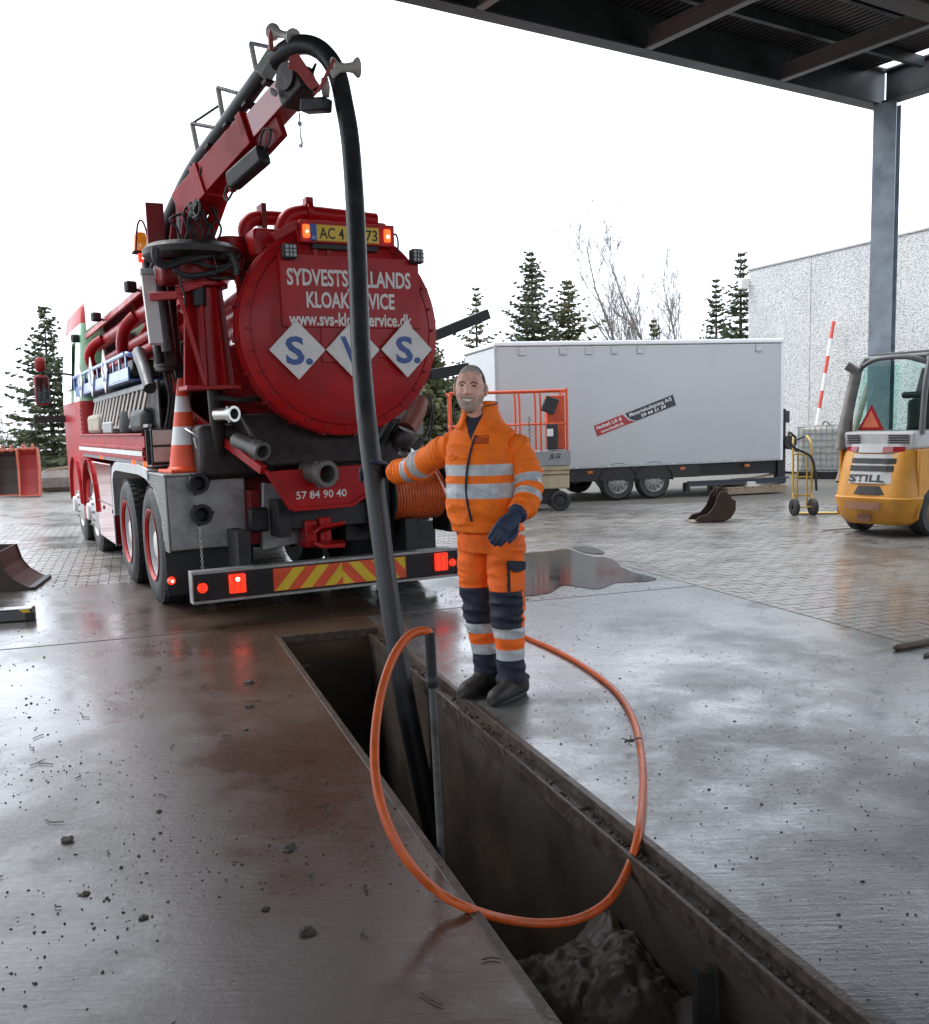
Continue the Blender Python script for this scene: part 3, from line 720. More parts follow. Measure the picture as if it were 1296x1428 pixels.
# red V frame and lettered panel below the tank
UP_=-1.42
py=[V((.672,UP_,1.17)),V((1.56,UP_,1.19)),V((1.50,UP_,.95)),V((1.366,UP_,.862)),V((.844,UP_,.857))]
pnl=T(MB().prism(py,(0,.04,0)),'sump_panel',RED,bevel=.006)
T(MB().bar((1.5,UP_-.012,.955),(1.35,UP_-.012,.872),.03,.03).bar((1.36,UP_-.012,.868),(.85,UP_-.012,.863),.03,.03).bar((.84,UP_-.012,.866),(.655,UP_-.012,1.18),.03,.03),'panel_rim',RED,pnl)
text('57 84 90 40',WHITE,pnl,(1.10,UP_-.001,.972),(1,0,0),(0,0,1),.42,.062,bold=.012,thick=.0025)
vf=MB(); q1,q2=RP(264,578,-.32),RP(228,508,-.28); vf.bar((.655,-1.36,1.18),q1,.05,.07).bar(q1,q2,.05,.06); T(vf,'frame_arm',RED)
T(MB().bar((1.56,-1.3,1.18),(1.95,-1.0,1.5),.05,.07),'frame_arm',DARK)  # right arm coloured dark to paint in the shade around it
T(MB().prism([V((.70,-1.3,1.2)),V((1.56,-1.3,1.2)),V((1.9,-1.15,1.62)),V((.55,-1.15,1.62))],(0,.5,0)),'sump',GREASE_SHADE,bevel=.03)  # sump coloured near black, painting in the darkness under the tank
T(MB().b(.28,.9,-.85,.6,1.1,1.55),'pump_housing',GREASE_SHADE,bevel=.05)
T(MB().b(1.4,2.3,-.7,.6,1.1,1.55),'pump_housing',GREASE_SHADE,bevel=.05)
OLDP=mat('old_grey_pipe',(.13,.12,.11),.5,metal=.3,var=.3,dirt=.5,dscale=8,dcol=(.05,.03,.025))
def stub(px_,u0,d,r,L,m): 
    P=RP(*px_,u0); d=V(d).normalized(); return coupling(P-d*L,d,r,L,m)
stub((457,661),-1.62,(.25,-1,-.05),.088,.30,OLDP)
stub((367,630),-1.50,(.35,-1,-.28),.062,.36,OLDP)
stub((327,577),-1.35,(.5,-1,0),.052,.20,CHROME)
T(MB().tube([RP(300,553,-1.2),RP(330,558,-1.28),RP(362,556,-1.2)],.022,8),'pipe',DARK,bevel=0)
# tank
TX,TZ,TR_=1.345,2.262,.80
tank=MB().lathe([(TR_*.97,-1.38),(TR_*.985,4.5),(TR_*.8,4.72),(.001,4.8)],(TX,0,TZ),Y_,72)
tko=T(tank,'tank',REDP,bevel=0)
for y,r_,wd in ((-1.36,.835,.055),(-1.27,.83,.045),(.3,.81,.06),(2.0,.81,.06),(3.7,.81,.06)):
    T(MB().lathe([(r_-.08,0),(r_,.0),(r_,wd),(r_-.08,wd)],(TX,y,TZ),Y_,72),'tank_ring',RED,tko,30,0)
bl=MB()
for k in range(20):
    a=2*math.pi*k/20+.1; c=V((TX+math.cos(a)*.83,-1.32,TZ+math.sin(a)*.83)); d=V((math.cos(a),0,math.sin(a))); T(MB().bar(c-Y_*.05,c+Y_*.09,.03,.035,d),'ring_clamp',REDD,tko)
door=T(MB().lathe([(.825,-1.365),(.825,-1.405),(.80,-1.42),(.60,-1.452),(.3,-1.468),(.001,-1.472)],(TX,0,TZ),Y_,80),'rear_door',RED,bevel=0)
UD=-1.475
T(MB().b(.835,1.99,UD-.012,UD+.06,2.27,2.815),'lettered_board',RED,door,bevel=.003)
for x in (1.2,1.55): T(MB().b(x-.06,x+.06,UD-.004,UD+.05,2.0,2.27),'door_rib',RED,door,bevel=.004)
T(MB().b(.9,1.8,UD-.003,UD+.05,2.04,2.10),'door_rib',RED,door,bevel=.004)
YT=UD-.0125
for k in range(28):
    a_=2*math.pi*k/28; c_=V((TX+math.cos(a_)*.775,-1.424,TZ+math.sin(a_)*.775)); T(MB().cyl(c_,c_-Y_*.014,.011,n=6),'door_bolt',REDD,door,38,0)
T(MB().lathe([(.742,-1.4295),(.748,-1.434),(.754,-1.4275)],(TX,0,TZ),Y_,80),'weld_seam',REDD,door,60,0)
text('SYDVESTSJÆLLANDS',WHITE,door,(1.40,YT,2.648),(1,0,0),(0,0,1),1.03,.125,bold=.026)
text('KLOAKSERVICE',WHITE,door,(1.40,YT,2.48),(1,0,0),(0,0,1),.735,.12,bold=.026)
text('www.svs-kloakservice.dk',WHITE,door,(1.40,YT,2.335),(1,0,0),(0,0,1),1.03,.10,bold=.024)
for x,z,s in ((.936,2.094,'S.'),(1.39,2.098,'V.'),(1.852,2.103,'S.')):
    pl=T(MB().prism([V((x-.225,UD-.035,z)),V((x,UD-.035,z-.225)),V((x+.225,UD-.035,z)),V((x,UD-.035,z+.225))],(0,.012,0)),'sign_plate',WHITE,door,0,.004)
    for a,b in (((-.19,0),(0,-.19)),((0,-.19),(.19,0)),((.19,0),(0,.19)),((0,.19),(-.19,0))): pass
    text(s,BLUE,pl,(x+.01,UD-.0355,z-.0),(1,0,0),(0,0,1),.215 if s!='V.' else .23,.21,bold=.028)
# number plate with lamp bar
nb=T(MB().b(1.00,1.775,-1.52,-1.40,2.90,3.065),'number_plate_box',RED,bevel=.006)
T(MB().b(1.10,1.64,-1.530,-1.518,2.915,3.035),'number_plate',mat('yellow_plate',(.75,.50,.03),.4,var=.05,dirt=.1),nb,bevel=.003)
T(MB().b(1.075,1.125,-1.534,-1.519,2.915,3.035),'country_band',mat('blue_band',(.02,.10,.42),.4,var=0),nb,bevel=.002)
INK=mat('black_print',(.012,.012,.012),.5,var=0)
text('AC 4',INK,nb,(1.148,-1.530,2.975),(1,0,0),(0,0,1),.20,.085,bold=.012,center=False); text('73',INK,nb,(1.525,-1.530,2.975),(1,0,0),(0,0,1),.10,.085,bold=.012,center=False)
text('DK',WHITE,nb,(1.10,-1.535,2.935),(1,0,0),(0,0,1),.028,.018)
for x in (1.043,1.708): T(MB().b(x-.027,x+.027,-1.55,-1.515,2.93,3.03),'position_lamp',LAMPO,nb,bevel=.012)
T(MB().cyl((1.043,-1.55,2.975),(1.043,-1.556,2.975),.008,n=8),'lamp_bulb',LAMPB,nb,bevel=0); T(MB().cyl((1.705,-1.55,2.97),(1.705,-1.556,2.97),.012,n=8),'lamp_bulb',LAMPB,nb,bevel=0)
T(MB().b(1.1,1.64,-1.50,-1.42,2.86,2.9),'plate_light',DARK,nb)
for x in (1.13,1.24): T(MB().b(x-.02,x+.02,-1.47,-1.44,2.76,2.9),'plate_bracket',RED,nb)
T(MB().tube(cr([(1.78,-1.45,3.0),(1.82,-1.45,3.01),(1.84,-1.44,2.95),(1.84,-1.42,2.88)],4),.009,6),'cable',BLACK,nb,bevel=0)
T(MB().bar((.80,-1.46,2.93),(1.0,-1.46,3.04),.04,.06),'strut',RED)
LENS=mat('work_lamp_lens',(.30,.31,.32),.15,var=.2,scale=60)
for x,z in ((.905,2.825),(1.96,2.835)):
    wl=T(MB().b(x-.055,x+.055,-1.56,-1.48,z-.058,z+.058),'work_lamp',BLACK,bevel=.018)
    T(MB().b(x-.042,x+.042,-1.568,-1.558,z-.045,z+.045),'lamp_lens',LENS,wl,bevel=.004)
    fr=MB()
    for k in (-.014,.014): fr.b(x+k-.003,x+k+.003,-1.573,-1.566,z-.045,z+.045); fr.b(x-.045,x+.045,-1.5725,-1.5655,z+k-.003,z+k+.003)
    T(fr,'lens_frame',BLACK,wl,0,0)
# pipework on top of the tank
p=[RP(352,362,-1.0),RP(346,340,-1.0),RP(342,318,-1.0),RP(352,306,-1.0),RP(372,304,-1.0),RP(392,305,-1.0)]
T(MB().tube(cr(p,5),.058,14),'vent_pipe',RED,bevel=0)
a=RP(365,300,-1.0); T(MB().b(a.x-.02,a.x+.02,-1.08,-.92,a.z-.12,a.z+.08),'pipe_clamp',REDD)
p=[RP(390,345,-1.15),RP(393,320,-1.15),RP(402,303,-1.15),RP(420,297,-1.15),RP(435,298,-1.15),RP(480,303,-1.15),RP(524,308,-1.15)]
T(MB().tube(cr(p,5),.062,14),'vent_pipe',RED,bevel=0)
a=RP(430,296,-1.15); T(MB().lathe([(.06,-.02),(.09,-.02),(.09,.02),(.06,.02)],a,(1,0,0),18),'pipe_flange',RED,bevel=0); T(MB().b(a.x-.03,a.x+.03,-1.2,-1.1,a.z+.05,a.z+.11),'pipe_lug',RED)
T(MB().b(.70,.98,-1.3,-1.0,2.82,3.03),'valve_housing',RED,bevel=.02)
T(MB().b(1.62,1.85,-1.2,-.9,3.0,3.15),'manhole_box',RED,bevel=.02)
# hose reel with orange jetting hose, right rear
ORH=mat('orange_hose',(.62,.105,.018),.42,var=.25,scale=18,dirt=.45,dscale=9,dcol=(.22,.09,.05))
rc=V((2.06,-1.02,.89)); 
rl=T(MB().cyl((1.80,rc.y,rc.z),(2.33,rc.y,rc.z),.12,n=20),'hose_reel',DARK)
for x in (1.80,2.315): T(MB().lathe([(.03,0),(.27,.0),(.27,.015),(.03,.015)],(x,rc.y,rc.z),X_,36),'reel_flange',DARK,rl,bevel=0)
cx=1.825
coil=MB(); L=[]; turns=17
for lay,rr_ in ((0,.208),):
    for i in range(turns*28+1):
        t=i/28; a=2*math.pi*t; L.append(V((1.832+t*(.47/turns),rc.y+math.cos(a)*rr_,rc.z+math.sin(a)*rr_)))
T(coil.tube(L,.0145,8),'hose_coil',ORH,rl,bevel=0)
T(MB().b(1.72,1.78,-1.2,-.8,.55,1.2),'reel_frame',DARK,rl)
T(MB().b(2.335,2.37,-1.2,-.85,.55,1.12),'reel_frame',DARK,rl)
# valves and elbow to the right of the sump
P=RP(578,575,-1.0); T(MB().tube(cr([RP(585,560,-.9),RP(578,580,-1.0),RP(566,600,-1.1)],4),.085,14),'elbow_pipe',mat('rusty_red_pipe',(.22,.05,.025),.5,dirt=.3),bevel=0)
P=RP(562,612,-1.15); T(MB().lathe([(.001,-.1),(.07,-.09),(.1,-.04),(.1,.04),(.07,.09),(.001,.1)],P,(.3,-.4,1),20),'ball_valve',GREASE_SHADE,bevel=0)
T(MB().lathe([(.05,-.03),(.085,-.03),(.085,.0),(.05,.0)],P+V((0,-.05,-.09)),(.2,-.6,1),18),'valve_collar',CHROME,bevel=0)
T(MB().bar(RP(575,630,-1.1),RP(590,612,-1.1),.02,.05),'valve_lever',DARK)
T(MB().tube(cr([RP(596,555,-.7),RP(600,580,-.75),RP(595,605,-.85),RP(585,622,-.95)],4),.012,6).tube(cr([RP(600,550,-.7),RP(604,585,-.75),RP(598,612,-.85)],4),.009,6),'cable',BLACK,bevel=0)
T(MB().b(2.12,2.42,-.55,.4,1.4,1.98),'side_cabinet',GREY,bevel=.01)
T(MB().bar(RP(602,470,-.0),RP(680,438,.0),.10,.10).bar(RP(598,523,0),RP(652,513,.0),.10,.10),'support_arm',DARK,bevel=.006)
T(MB().b(1.9,2.4,-.55,-.3,.45,.85),'rear_mudguard',DARK,bevel=.05)
# right-hand side body so that the truck is whole
T(MB().b(2.1,2.46,.6,4.4,1.0,1.5),'side_locker',RED,bevel=.01)
# left side: shelf rail, locker, fender
rb=MB(); rb.b(.0,.03,.02,5.0,1.25,1.47); sh=T(rb,'shelf_rail',RED)
T(MB().b(-.02,.0,.02,5.0,1.25,1.285).b(-.018,.0,.02,5.0,1.34,1.37).b(-.02,.03,.02,5.0,1.471,1.49),'rail_rib',RED,sh)
T(MB().b(-.022,-.0205,.05,4.95,1.29,1.335),'rail_stripe',WHITE,sh,0,0)
T(MB().b(.03,.6,-.1,5.0,1.2,1.245),'shelf_deck',ALU,sh)
T(MB().b(-.01,.62,-.13,-.1,1.22,1.52),'shelf_end',DARK,sh)
lb=T(MB().b(.02,.23,-.20,-.132,1.23,1.53),'lamp_box',DARK,bevel=.006)
for z in (1.245,1.39): T(MB().b(.035,.215,-.207,-.19,z,z+.125),'lamp_face',mat('pale_lens',(.45,.40,.38),.3,var=.1),lb)
T(MB().cyl((.0,.6,1.23),(-.02,.6,1.23),.025,n=10).cyl((.0,.02,1.22),(-.02,.02,1.22),.025,n=10).cyl((.0,2.9,1.23),(-.02,2.9,1.23),.022,n=10),'side_marker',LAMPO,bevel=0)
lk=[(2.38,.27),(3.72,.27),(3.92,.75),(4.6,1.08),(5.0,1.16),(2.38,1.16)]
lko=T(MB().prism([V((.02,a,b)) for a,b in lk],(.5,0,0)),'side_locker',REDP,bevel=.012)
T(MB().b(.012,.02,2.44,3.75,.70,.705).b(.010,.02,2.46,2.5,.62,.66).b(.010,.02,3.2,3.24,.62,.66),'locker_seam',DARK,lko,0,0)
T(MB().b(.005,.019,2.3,2.37,.27,1.17),'locker_edge',DARK,lko)
fp=[(2.22,.62),(2.2,1.02),(2.1,1.14),(1.9,1.19),(.4,1.2),(-.05,1.17)]
fd=MB(); 
for i in range(len(fp)-1):
    a,b=fp[i],fp[i+1]; fd.bar((.19,a[0],a[1]),(.19,b[0],b[1]),.38,.018,(1,0,0) if False else Z_)
T(fd,'wheel_arch',ALUF)
T(MB().prism([V((.0,a,b)) for a,b in fp]+[V((0,-.05,1.10)),V((0,.4,1.13)),V((0,1.88,1.12)),V((0,2.06,1.05)),V((0,2.12,.62))][0:0]+[V((0,-.05,1.09)),V((0,.4,1.12)),V((0,1.86,1.115)),V((0,2.04,1.08)),V((0,2.13,1.0)),V((0,2.15,.62))],(-.01,0,0)),'arch_trim',ALUF,bevel=0)
af=MB(); 
for y0 in (4.4,6.0):
    pr=[]
    for k in range(13):
        a=math.pi*k/12; pr.append(V((.0,y0+math.cos(a)*.66,.55+math.sin(a)*.64)))
    for i in range(12): af.bar(pr[i]+X_*.2,pr[i+1]+X_*.2,.42,.02)
T(af,'front_wheel_arch',RED,bevel=0)
T(MB().b(.03,.3,5.05,5.38,.35,1.2),'step_panel',RED,bevel=.02)
# cab
def cabring(z,ix,y0,y1): 
    x0,x1=.03+ix,2.45-ix; r_=.16; out=[]
    for cxx,cyy,a0 in ((x1-r_,y1-r_,0),(x0+r_,y1-r_,90),(x0+r_,y0+r_*.5,180),(x1-r_,y0+r_*.5,270)):
        for k in range(5):
            a=R(a0+k*22.5); out.append(V((cxx+math.cos(a)*r_,cyy+math.sin(a)*(r_ if a0<180 else r_*.5),z)))
    return out
cab=T(MB().rings([cabring(.55,.0,4.9,7.25),cabring(1.2,.0,4.9,7.28),cabring(1.92,.0,4.9,7.25)],True,False),'cab_lower',RED,bevel=0)
T(MB().rings([cabring(1.92,.001,4.9,7.25),cabring(2.3,.03,4.9,7.2),cabring(2.92,.09,4.9,7.0)],False,False),'cab',GREEN,bevel=0)
T(MB().rings([cabring(2.92,.088,4.9,7.0),cabring(3.12,.11,4.95,6.9),cabring(3.26,.22,5.05,6.7),cabring(3.30,.4,5.2,6.5)],False,True),'cab_roof',RED,bevel=0)
T(MB().prism([V((.02,5.6,2.1)),V((.02,6.9,2.1)),V((.07,6.7,2.75)),V((.07,5.6,2.75))],(-.006,0,0)),'side_window',GLASS,bevel=0)
dv=MB()
for k in range(10): dv.b(.02,.03,4.88,4.905,1.3+k*.06,1.33+k*.06)
T(dv,'cab_vent',GREASE_SHADE)
T(MB().b(.35,2.1,4.74,4.9,1.0,2.8),'cab_back_unit',GREASE_SHADE,bevel=.03)
# mirrors on arms
def SV(x,y,v): return SP(x,y,v)
mc=V((-.27,6.9,0))
T(MB().b(-.36,-.16,6.84,6.98,1.92,2.36),'mirror',REDD,bevel=.05); T(MB().b(-.345,-.175,6.832,6.842,1.95,2.33),'mirror_glass',GLASS,bevel=.02)
T(MB().b(-.33,-.18,6.84,6.98,2.40,2.62),'mirror',REDD,bevel=.06)
T(MB().tube([(-.25,6.9,2.38),(.05,6.9,2.38)],.014,6).tube([(-.25,6.9,1.9),(-.25,6.9,2.65)],.014,6).bar((-.4,6.95,1.72),(.06,6.95,1.72),.05,.1),'mirror_arm',DARK,bevel=0)
# upper side cover, pipes, blue sign rail
ucp=[(.15,2.78),(.15,3.17),(.19,3.25),(.30,3.30),(.62,3.30),(.62,2.78)]
uc=T(MB().prism([V((a,.38,b)) for a,b in ucp],(0,4.3,0)),'hose_locker',REDP,bevel=.02)
T(MB().bar((.145,.36,2.77),(.145,4.68,2.72),.03,.06),'locker_ledge',RED,uc)
for z,x,r_ in ((2.62,.26,.07),(2.45,.36,.06),(2.3,.3,.05)):
    T(MB().tube([(x,.0,z+.02),(x,2,z),(x,4.5,z-.03)],r_,12),'side_pipe',RED,bevel=0)
T(MB().tube(cr([(.2,1.2,2.62),(.1,1.3,2.5),(.1,1.5,2.3),(.2,1.6,2.15)],4),.06,10),'pipe_bend',RED,bevel=0)
T(MB().tube(cr([(.2,3.6,2.6),(.08,3.7,2.5),(.06,3.8,2.35),(.2,3.9,2.15)],4),.06,10),'pipe_bend',RED,bevel=0)
T(MB().b(.28,.34,-.1,4.6,1.25,2.2),'side_frame',GREASE_SHADE)
bt=T(MB().b(-.02,.0,.5,4.85,1.985,2.09).b(-.02,.28,.5,4.85,1.97,1.985),'sign_rail',BLUEP)
T(MB().tube(cr([(-.015,4.85,2.05),(-.015,4.85,2.2),(-.015,4.6,2.215),(-.015,1,2.215),(-.015,.6,2.215),(.03,.5,2.19),(.12,.49,2.15)],4),.022,8),'rail_tube',BLUEP,bt,bevel=0)
for k in range(11): T(MB().b(-.018,-.002,.6+k*.4,.66+k*.4,2.09,2.21),'rail_post',BLUEP,bt)
_=0; T(MB().b(.03,.27,.52,4.8,2.0,2.16),'rail_box',GREASE_SHADE,bt)
for y in (1.95,3.05,4.15):
    pl=T(MB().prism([V((-.035,y-.225,2.13)),V((-.035,y,2.13-.225)),V((-.035,y+.225,2.13)),V((-.035,y,2.13+.225))],(.012,0,0)),'sign_plate',WHITE,bt,0,.003)
    text('S.' if y!=3.05 else 'V.',BLUE,pl,(-.036,y,2.13),(0,-1,0),(0,0,1),.2,.2,bold=.02)
rk=T(MB().bar((.10,.1,1.91),(.10,3.9,1.89),.05,.05),'grille_rack',GREY)
gb=MB()
for k in range(15): y=.2+k*.25; gb.bar((.09,y,1.88),(.05,y+.30,1.56),.02,.05)
T(gb,'grille_bar',mat('pale_bars',(.42,.37,.33),.5,dirt=.3),rk)
T(MB().b(.05,.09,.1,3.9,1.54,1.57),'grille_foot',GREY,rk)
T(MB().b(.14,.16,.0,4.0,1.5,1.95),'rack_dark_backing',GREASE_SHADE,rk)  # dark sheet added behind the bars for contrast
bb=MB().b(.02,.30,3.15,4.2,1.49,1.72); T(bb,'stone_block',mat('pale_stone',(.40,.36,.29),.8,var=.3,bump=.4),bevel=.05)
T(MB().lathe([(.001,0),(.2,0),(.22,.05),(.2,.2),(.001,.24)],(.2,1.3,1.5),(0,0,1),20),'black_bin',BLACK,bevel=0)
T(MB().b(.03,.3,.3,1.0,1.49,1.72),'black_bin',BLACK,bevel=.07)
T(MB().b(.03,.2,2.2,2.9,1.49,1.62),'grey_bin',GREY,bevel=.02)
T(MB().tube(cr([(.1,.7,2.12),(.06,.25,2.19),(.0,.0,2.17),(-.02,-.35,2.02),(-.03,-.62,1.85)],5),.05,12),'drain_hose',HOSE,bevel=0)
for (x,y,v) in ((182,400,.05),(134,442,.05),(105,472,.05)):
    P=SP(x,y,v); wl=T(MB().box(P,(.10,.07,.10),Matrix.Rotation(.4,3,'Z')),'work_lamp',BLACK,bevel=.015); T(MB().bar(P,P+V((.14,0,-.06)),.02,.02),'lamp_arm',BLACK,wl,0,0)
# beacon mast
T(MB().cyl((.06,-.60,2.05),(.02,-.56,2.92),.028,n=10),'beacon_mast',DARK)
Pb=SP(197,345,0.0)
bc=T(MB().lathe([(.055,0),(.06,.02),(.058,.10),(.045,.14),(.02,.155),(.001,.158)],(Pb.x,Pb.y,Pb.z-.03),Z_,20),'amber_beacon',AMBER,bevel=0)
T(MB().b(Pb.x-.07,Pb.x+.07,Pb.y-.05,Pb.y+.05,Pb.z-.05,Pb.z-.031),'beacon_foot',DARK,bc)
T(MB().tube(cr([(Pb.x-.055,Pb.y-.06,Pb.z-.04),(Pb.x-.03,Pb.y-.065,Pb.z+.15),(Pb.x+.0,Pb.y-.065,Pb.z+.2),(Pb.x+.03,Pb.y-.065,Pb.z+.15),(Pb.x+.065,Pb.y-.065,Pb.z-.04)],4),.008,6),'beacon_guard',REDD,bc,bevel=0)
T(MB().b(Pb.x-.04,Pb.x+.055,Pb.y-.075,Pb.y-.03,Pb.z-.125,Pb.z-.055),'tail_lamp',LAMPR,bc,bevel=.012); T(MB().b(Pb.x-.012,Pb.x+.03,Pb.y-.08,Pb.y-.07,Pb.z-.1,Pb.z-.08),'lamp_bulb',LAMPB,bc)
a=SP(206,385,-.03); b=SP(218,480,-.03)
wp=T(MB().bar(a,b,.05,.10,(1,0,0)),'white_marker_board',WHITE,bevel=.004)
T(MB().bar(SP(204,378,-.03),SP(206,386,-.03),.06,.10,(1,0,0)),'board_cap',GREY,wp)
T(MB().cyl(RP(222,390,-.75),RP(236,490,-.75),.055,n=12),'lift_cylinder',GREASE_SHADE,bevel=0)
T(MB().b(.08,.24,-.6,-.2,2.0,2.95),'valve_block',GREASE_SHADE,bevel=.04)
# crane column and slewing ring
CXc,CYc=.345,-1.02
T(MB().cyl((CXc+.12,CYc+.25,1.2),(CXc+.06,CYc+.05,1.83),.06,n=16),'column_stub',GREASE_SHADE)  # stub coloured dark to paint the shade below the column foot
col=T(MB().cyl((CXc+.02,CYc,1.82),(CXc+.02,CYc,2.66),.105,n=24),'crane_column',RED,bevel=0)
T(MB().lathe([(.001,0),(.20,0),(.20,.03),(.001,.03)],(CXc,CYc,2.60),Z_,28),'column_flange',RED,col,bevel=.004)
T(MB().b(CXc-.2,CXc+.22,CYc-.17,CYc+.15,1.815,1.85),'column_foot',RED,col)
rbb=MB()
for a,w_ in ((200,.20),(250,.19),(300,.18),(340,.19)):
    d=V((math.cos(R(a)),math.sin(R(a)),0)); rbb.prism([V((CXc,CYc,1.84))+d*.09,V((CXc,CYc,1.84))+d*(w_+.02),V((CXc,CYc,2.62))+d*(w_-.04),V((CXc,CYc,2.62))+d*.09],V((-d.y,d.x,0))*.022)
T(rbb,'column_rib',RED,col)
T(MB().bar((CXc-.22,CYc-.12,2.55),(CXc-.02,CYc-.17,2.62),.04,.05).bar((CXc-.2,CYc-.12,2.55),(CXc-.06,CYc-.18,1.86),.035,.035).bar((CXc-.38,CYc+.05,2.53),(CXc-.2,CYc-.1,2.53),.05,.06),'column_brace',RED,col)
ring=T(MB().lathe([(.001,0),(.33,0),(.37,.03),(.37,.075),(.33,.11),(.001,.11)],(CXc-.06,CYc,2.80),Z_,36),'slewing_ring',GREASE_SHADE,bevel=0)
T(MB().lathe([(.001,0),(.19,0),(.19,.2),(.001,.2)],(CXc-.04,CYc,2.62),Z_,28),'slew_gear',REDD,ring,bevel=.004)
T(MB().b(CXc-.32,CXc-.12,CYc-.12,CYc+.15,2.62,2.8).b(CXc+.05,CXc+.35,CYc,CYc+.2,2.70,2.95),'slew_motor',REDD,ring,bevel=.03)
T(MB().cyl((CXc+.26,CYc+.05,2.86),(CXc+.26,CYc+.05,3.0),.11,n=18),'slew_motor',RED,ring)
T(MB().cyl((CXc-.05,CYc-.12,2.45),(CXc-.05,CYc-.12,2.62),.05,n=12).b(CXc+.02,CXc+.34,CYc-.22,CYc-.2,2.64,2.66),'grease_fitting',DARK,ring)
def wob(pts,r_,name='hydraulic_hose',m=BLACK): return T(MB().tube(cr(pts,6),r_,9),name,m,bevel=0)
U=-1.30
wob([RP(216,345,U),RP(217,362,U),RP(232,370,U),RP(260,362,U),RP(300,354,U),RP(320,354,U),RP(328,370,U),RP(330,384,U)],.030,m=HOSE)
T(MB().tube([RP(330,380,U),RP(333,405,U+.05),RP(332,420,U+.1)],.018,8),'hose_pipe',REDD,bevel=0)
wob([RP(242,376,U),RP(262,384,U),RP(285,382,U),RP(310,376,U),RP(327,366,U)],.020)
wob([RP(246,374,U),RP(256,386,U),RP(276,386,U),RP(296,380,U)],.012)
wob([RP(250,380,U),RP(252,395,U),RP(257,410,U),RP(258,425,U-.02)],.008); wob([RP(297,352,U-.03),RP(300,365,U-.04),RP(303,378,U-.03),RP(297,384,U)],.007)
for k in range(7):
    x=.15+k*.03; wob([(x,-.25,2.55-.05*k),(x-.02,-.3,2.2),(x+.03,-.3,1.8),(x,-.15,1.5)],.012)
wob([(.0,-.7,2.72),(.06,-.95,2.86),(.2,-1.2,2.78),(.42,-1.32,2.72),(.6,-1.25,2.82)],.014)
T(MB().b(.4,.85,-.75,-.3,2.78,3.02),'valve_manifold',GREASE_SHADE,bevel=.04)
mf=MB()
for k in range(6): mf.cyl((.45+k*.07,-.78,2.9),(.45+k*.07,-.78,3.03),.02,n=8)
T(mf,'valve_spools',GREASE_SHADE,bevel=0)
# boom, pointing back over the rear
PB0=loc(at(264,286,7.84)); PB1=loc(at(398,150,7.1)); PB2=loc(at(424,106,6.92))
bd=(PB2-PB0).normalized(); bxx=bd.cross(Z_).normalized(); bz=bxx.cross(bd).normalized()
def bo(s,x=0,z=0): return PB0+bd*s+bxx*x+bz*z
BL=(PB2-PB0).length
def bbox(name,m,s0,s1,w_,h_,x=0,z=0,par=None,bevel=.006): return T(MB().bar(bo(s0,x,z),bo(s1,x,z),w_,h_,bz),name,m,par,bevel=bevel)
boom=bbox('boom',RED,-.05,BL*.62,.18,.23)
bbox('boom_extension',REDP,BL*.55,BL*.93,.145,.185,0,0,boom)
bbox('boom_sleeve',RED,BL*.16,BL*.22,.21,.265,0,0,boom); bbox('boom_sleeve',RED,BL*.575,BL*.62,.205,.255,0,0,boom)
bbox('boom_underplate',REDD,BL*.35,BL*.80,.05,.16,.03,-.16,boom)
T(MB().cyl(bo(-.22,-.13,-.30),bo(.22,-.15,-.04),.050,n=18),'boom_ram',RED,boom,bevel=0); T(MB().cyl(bo(.20,-.15,-.05),bo(.42,-.14,.03),.028,n=14),'ram_rod',CHROME,boom,bevel=0)
T(MB().prism([bo(.30,-.12,-.06),bo(.56,-.12,-.06),bo(.58,-.12,.12),bo(.48,-.12,.13)],bxx*.03),'ram_bracket',RED,boom)
T(MB().cyl(bo(.60,-.15,.05),bo(.60,-.05,.05),.07,n=18),'boom_pivot',RED,boom)
a=V((CXc-.06,CYc,2.91))
T(MB().prism([a+V((-.16,.05,0)),a+V((-.10,.05,.34)),a+V((.0,.05,.40)),a+V((.14,.05,.30)),a+V((.2,.05,0))],(0,.04,0)),'boom_base',REDD,bevel=.01)
T(MB().prism([a+V((-.12,-.16,0)),a+V((-.06,-.16,.32)),a+V((.04,-.16,.36)),a+V((.14,-.16,.0))],(0,.04,0)),'boom_base',REDD,bevel=.01)
T(MB().b(a.x-.33,a.x-.20,a.y-.05,a.y-.02,a.z,a.z+.30),'base_plate',REDD)
T(MB().b(a.x-.1,a.x+.12,a.y-.1,a.y+.05,a.z,a.z+.34),'boom_knuckle',GREASE_SHADE,bevel=.03)
for k in range(10):
    w1=a+V((-.12+.03*k,-.2,.01)); wob([w1,w1+V((random.uniform(-.04,.04),-.03,.08)),w1+V((random.uniform(-.06,.06),.0,.16+.03*(k%3))),bo(.12+.02*k,-.10+.02*k,random.uniform(-.05,.10)),bo(.4,-.09+.018*k,.09)],.009)
for k in range(6):
    w1=bo(.02,-.17,.06); wob([w1,w1+V((random.uniform(-.08,.03),-.02,random.uniform(.03,.12))),bo(.12,-.15,.12),bo(.3,-.12+.02*k,.11)],.011)
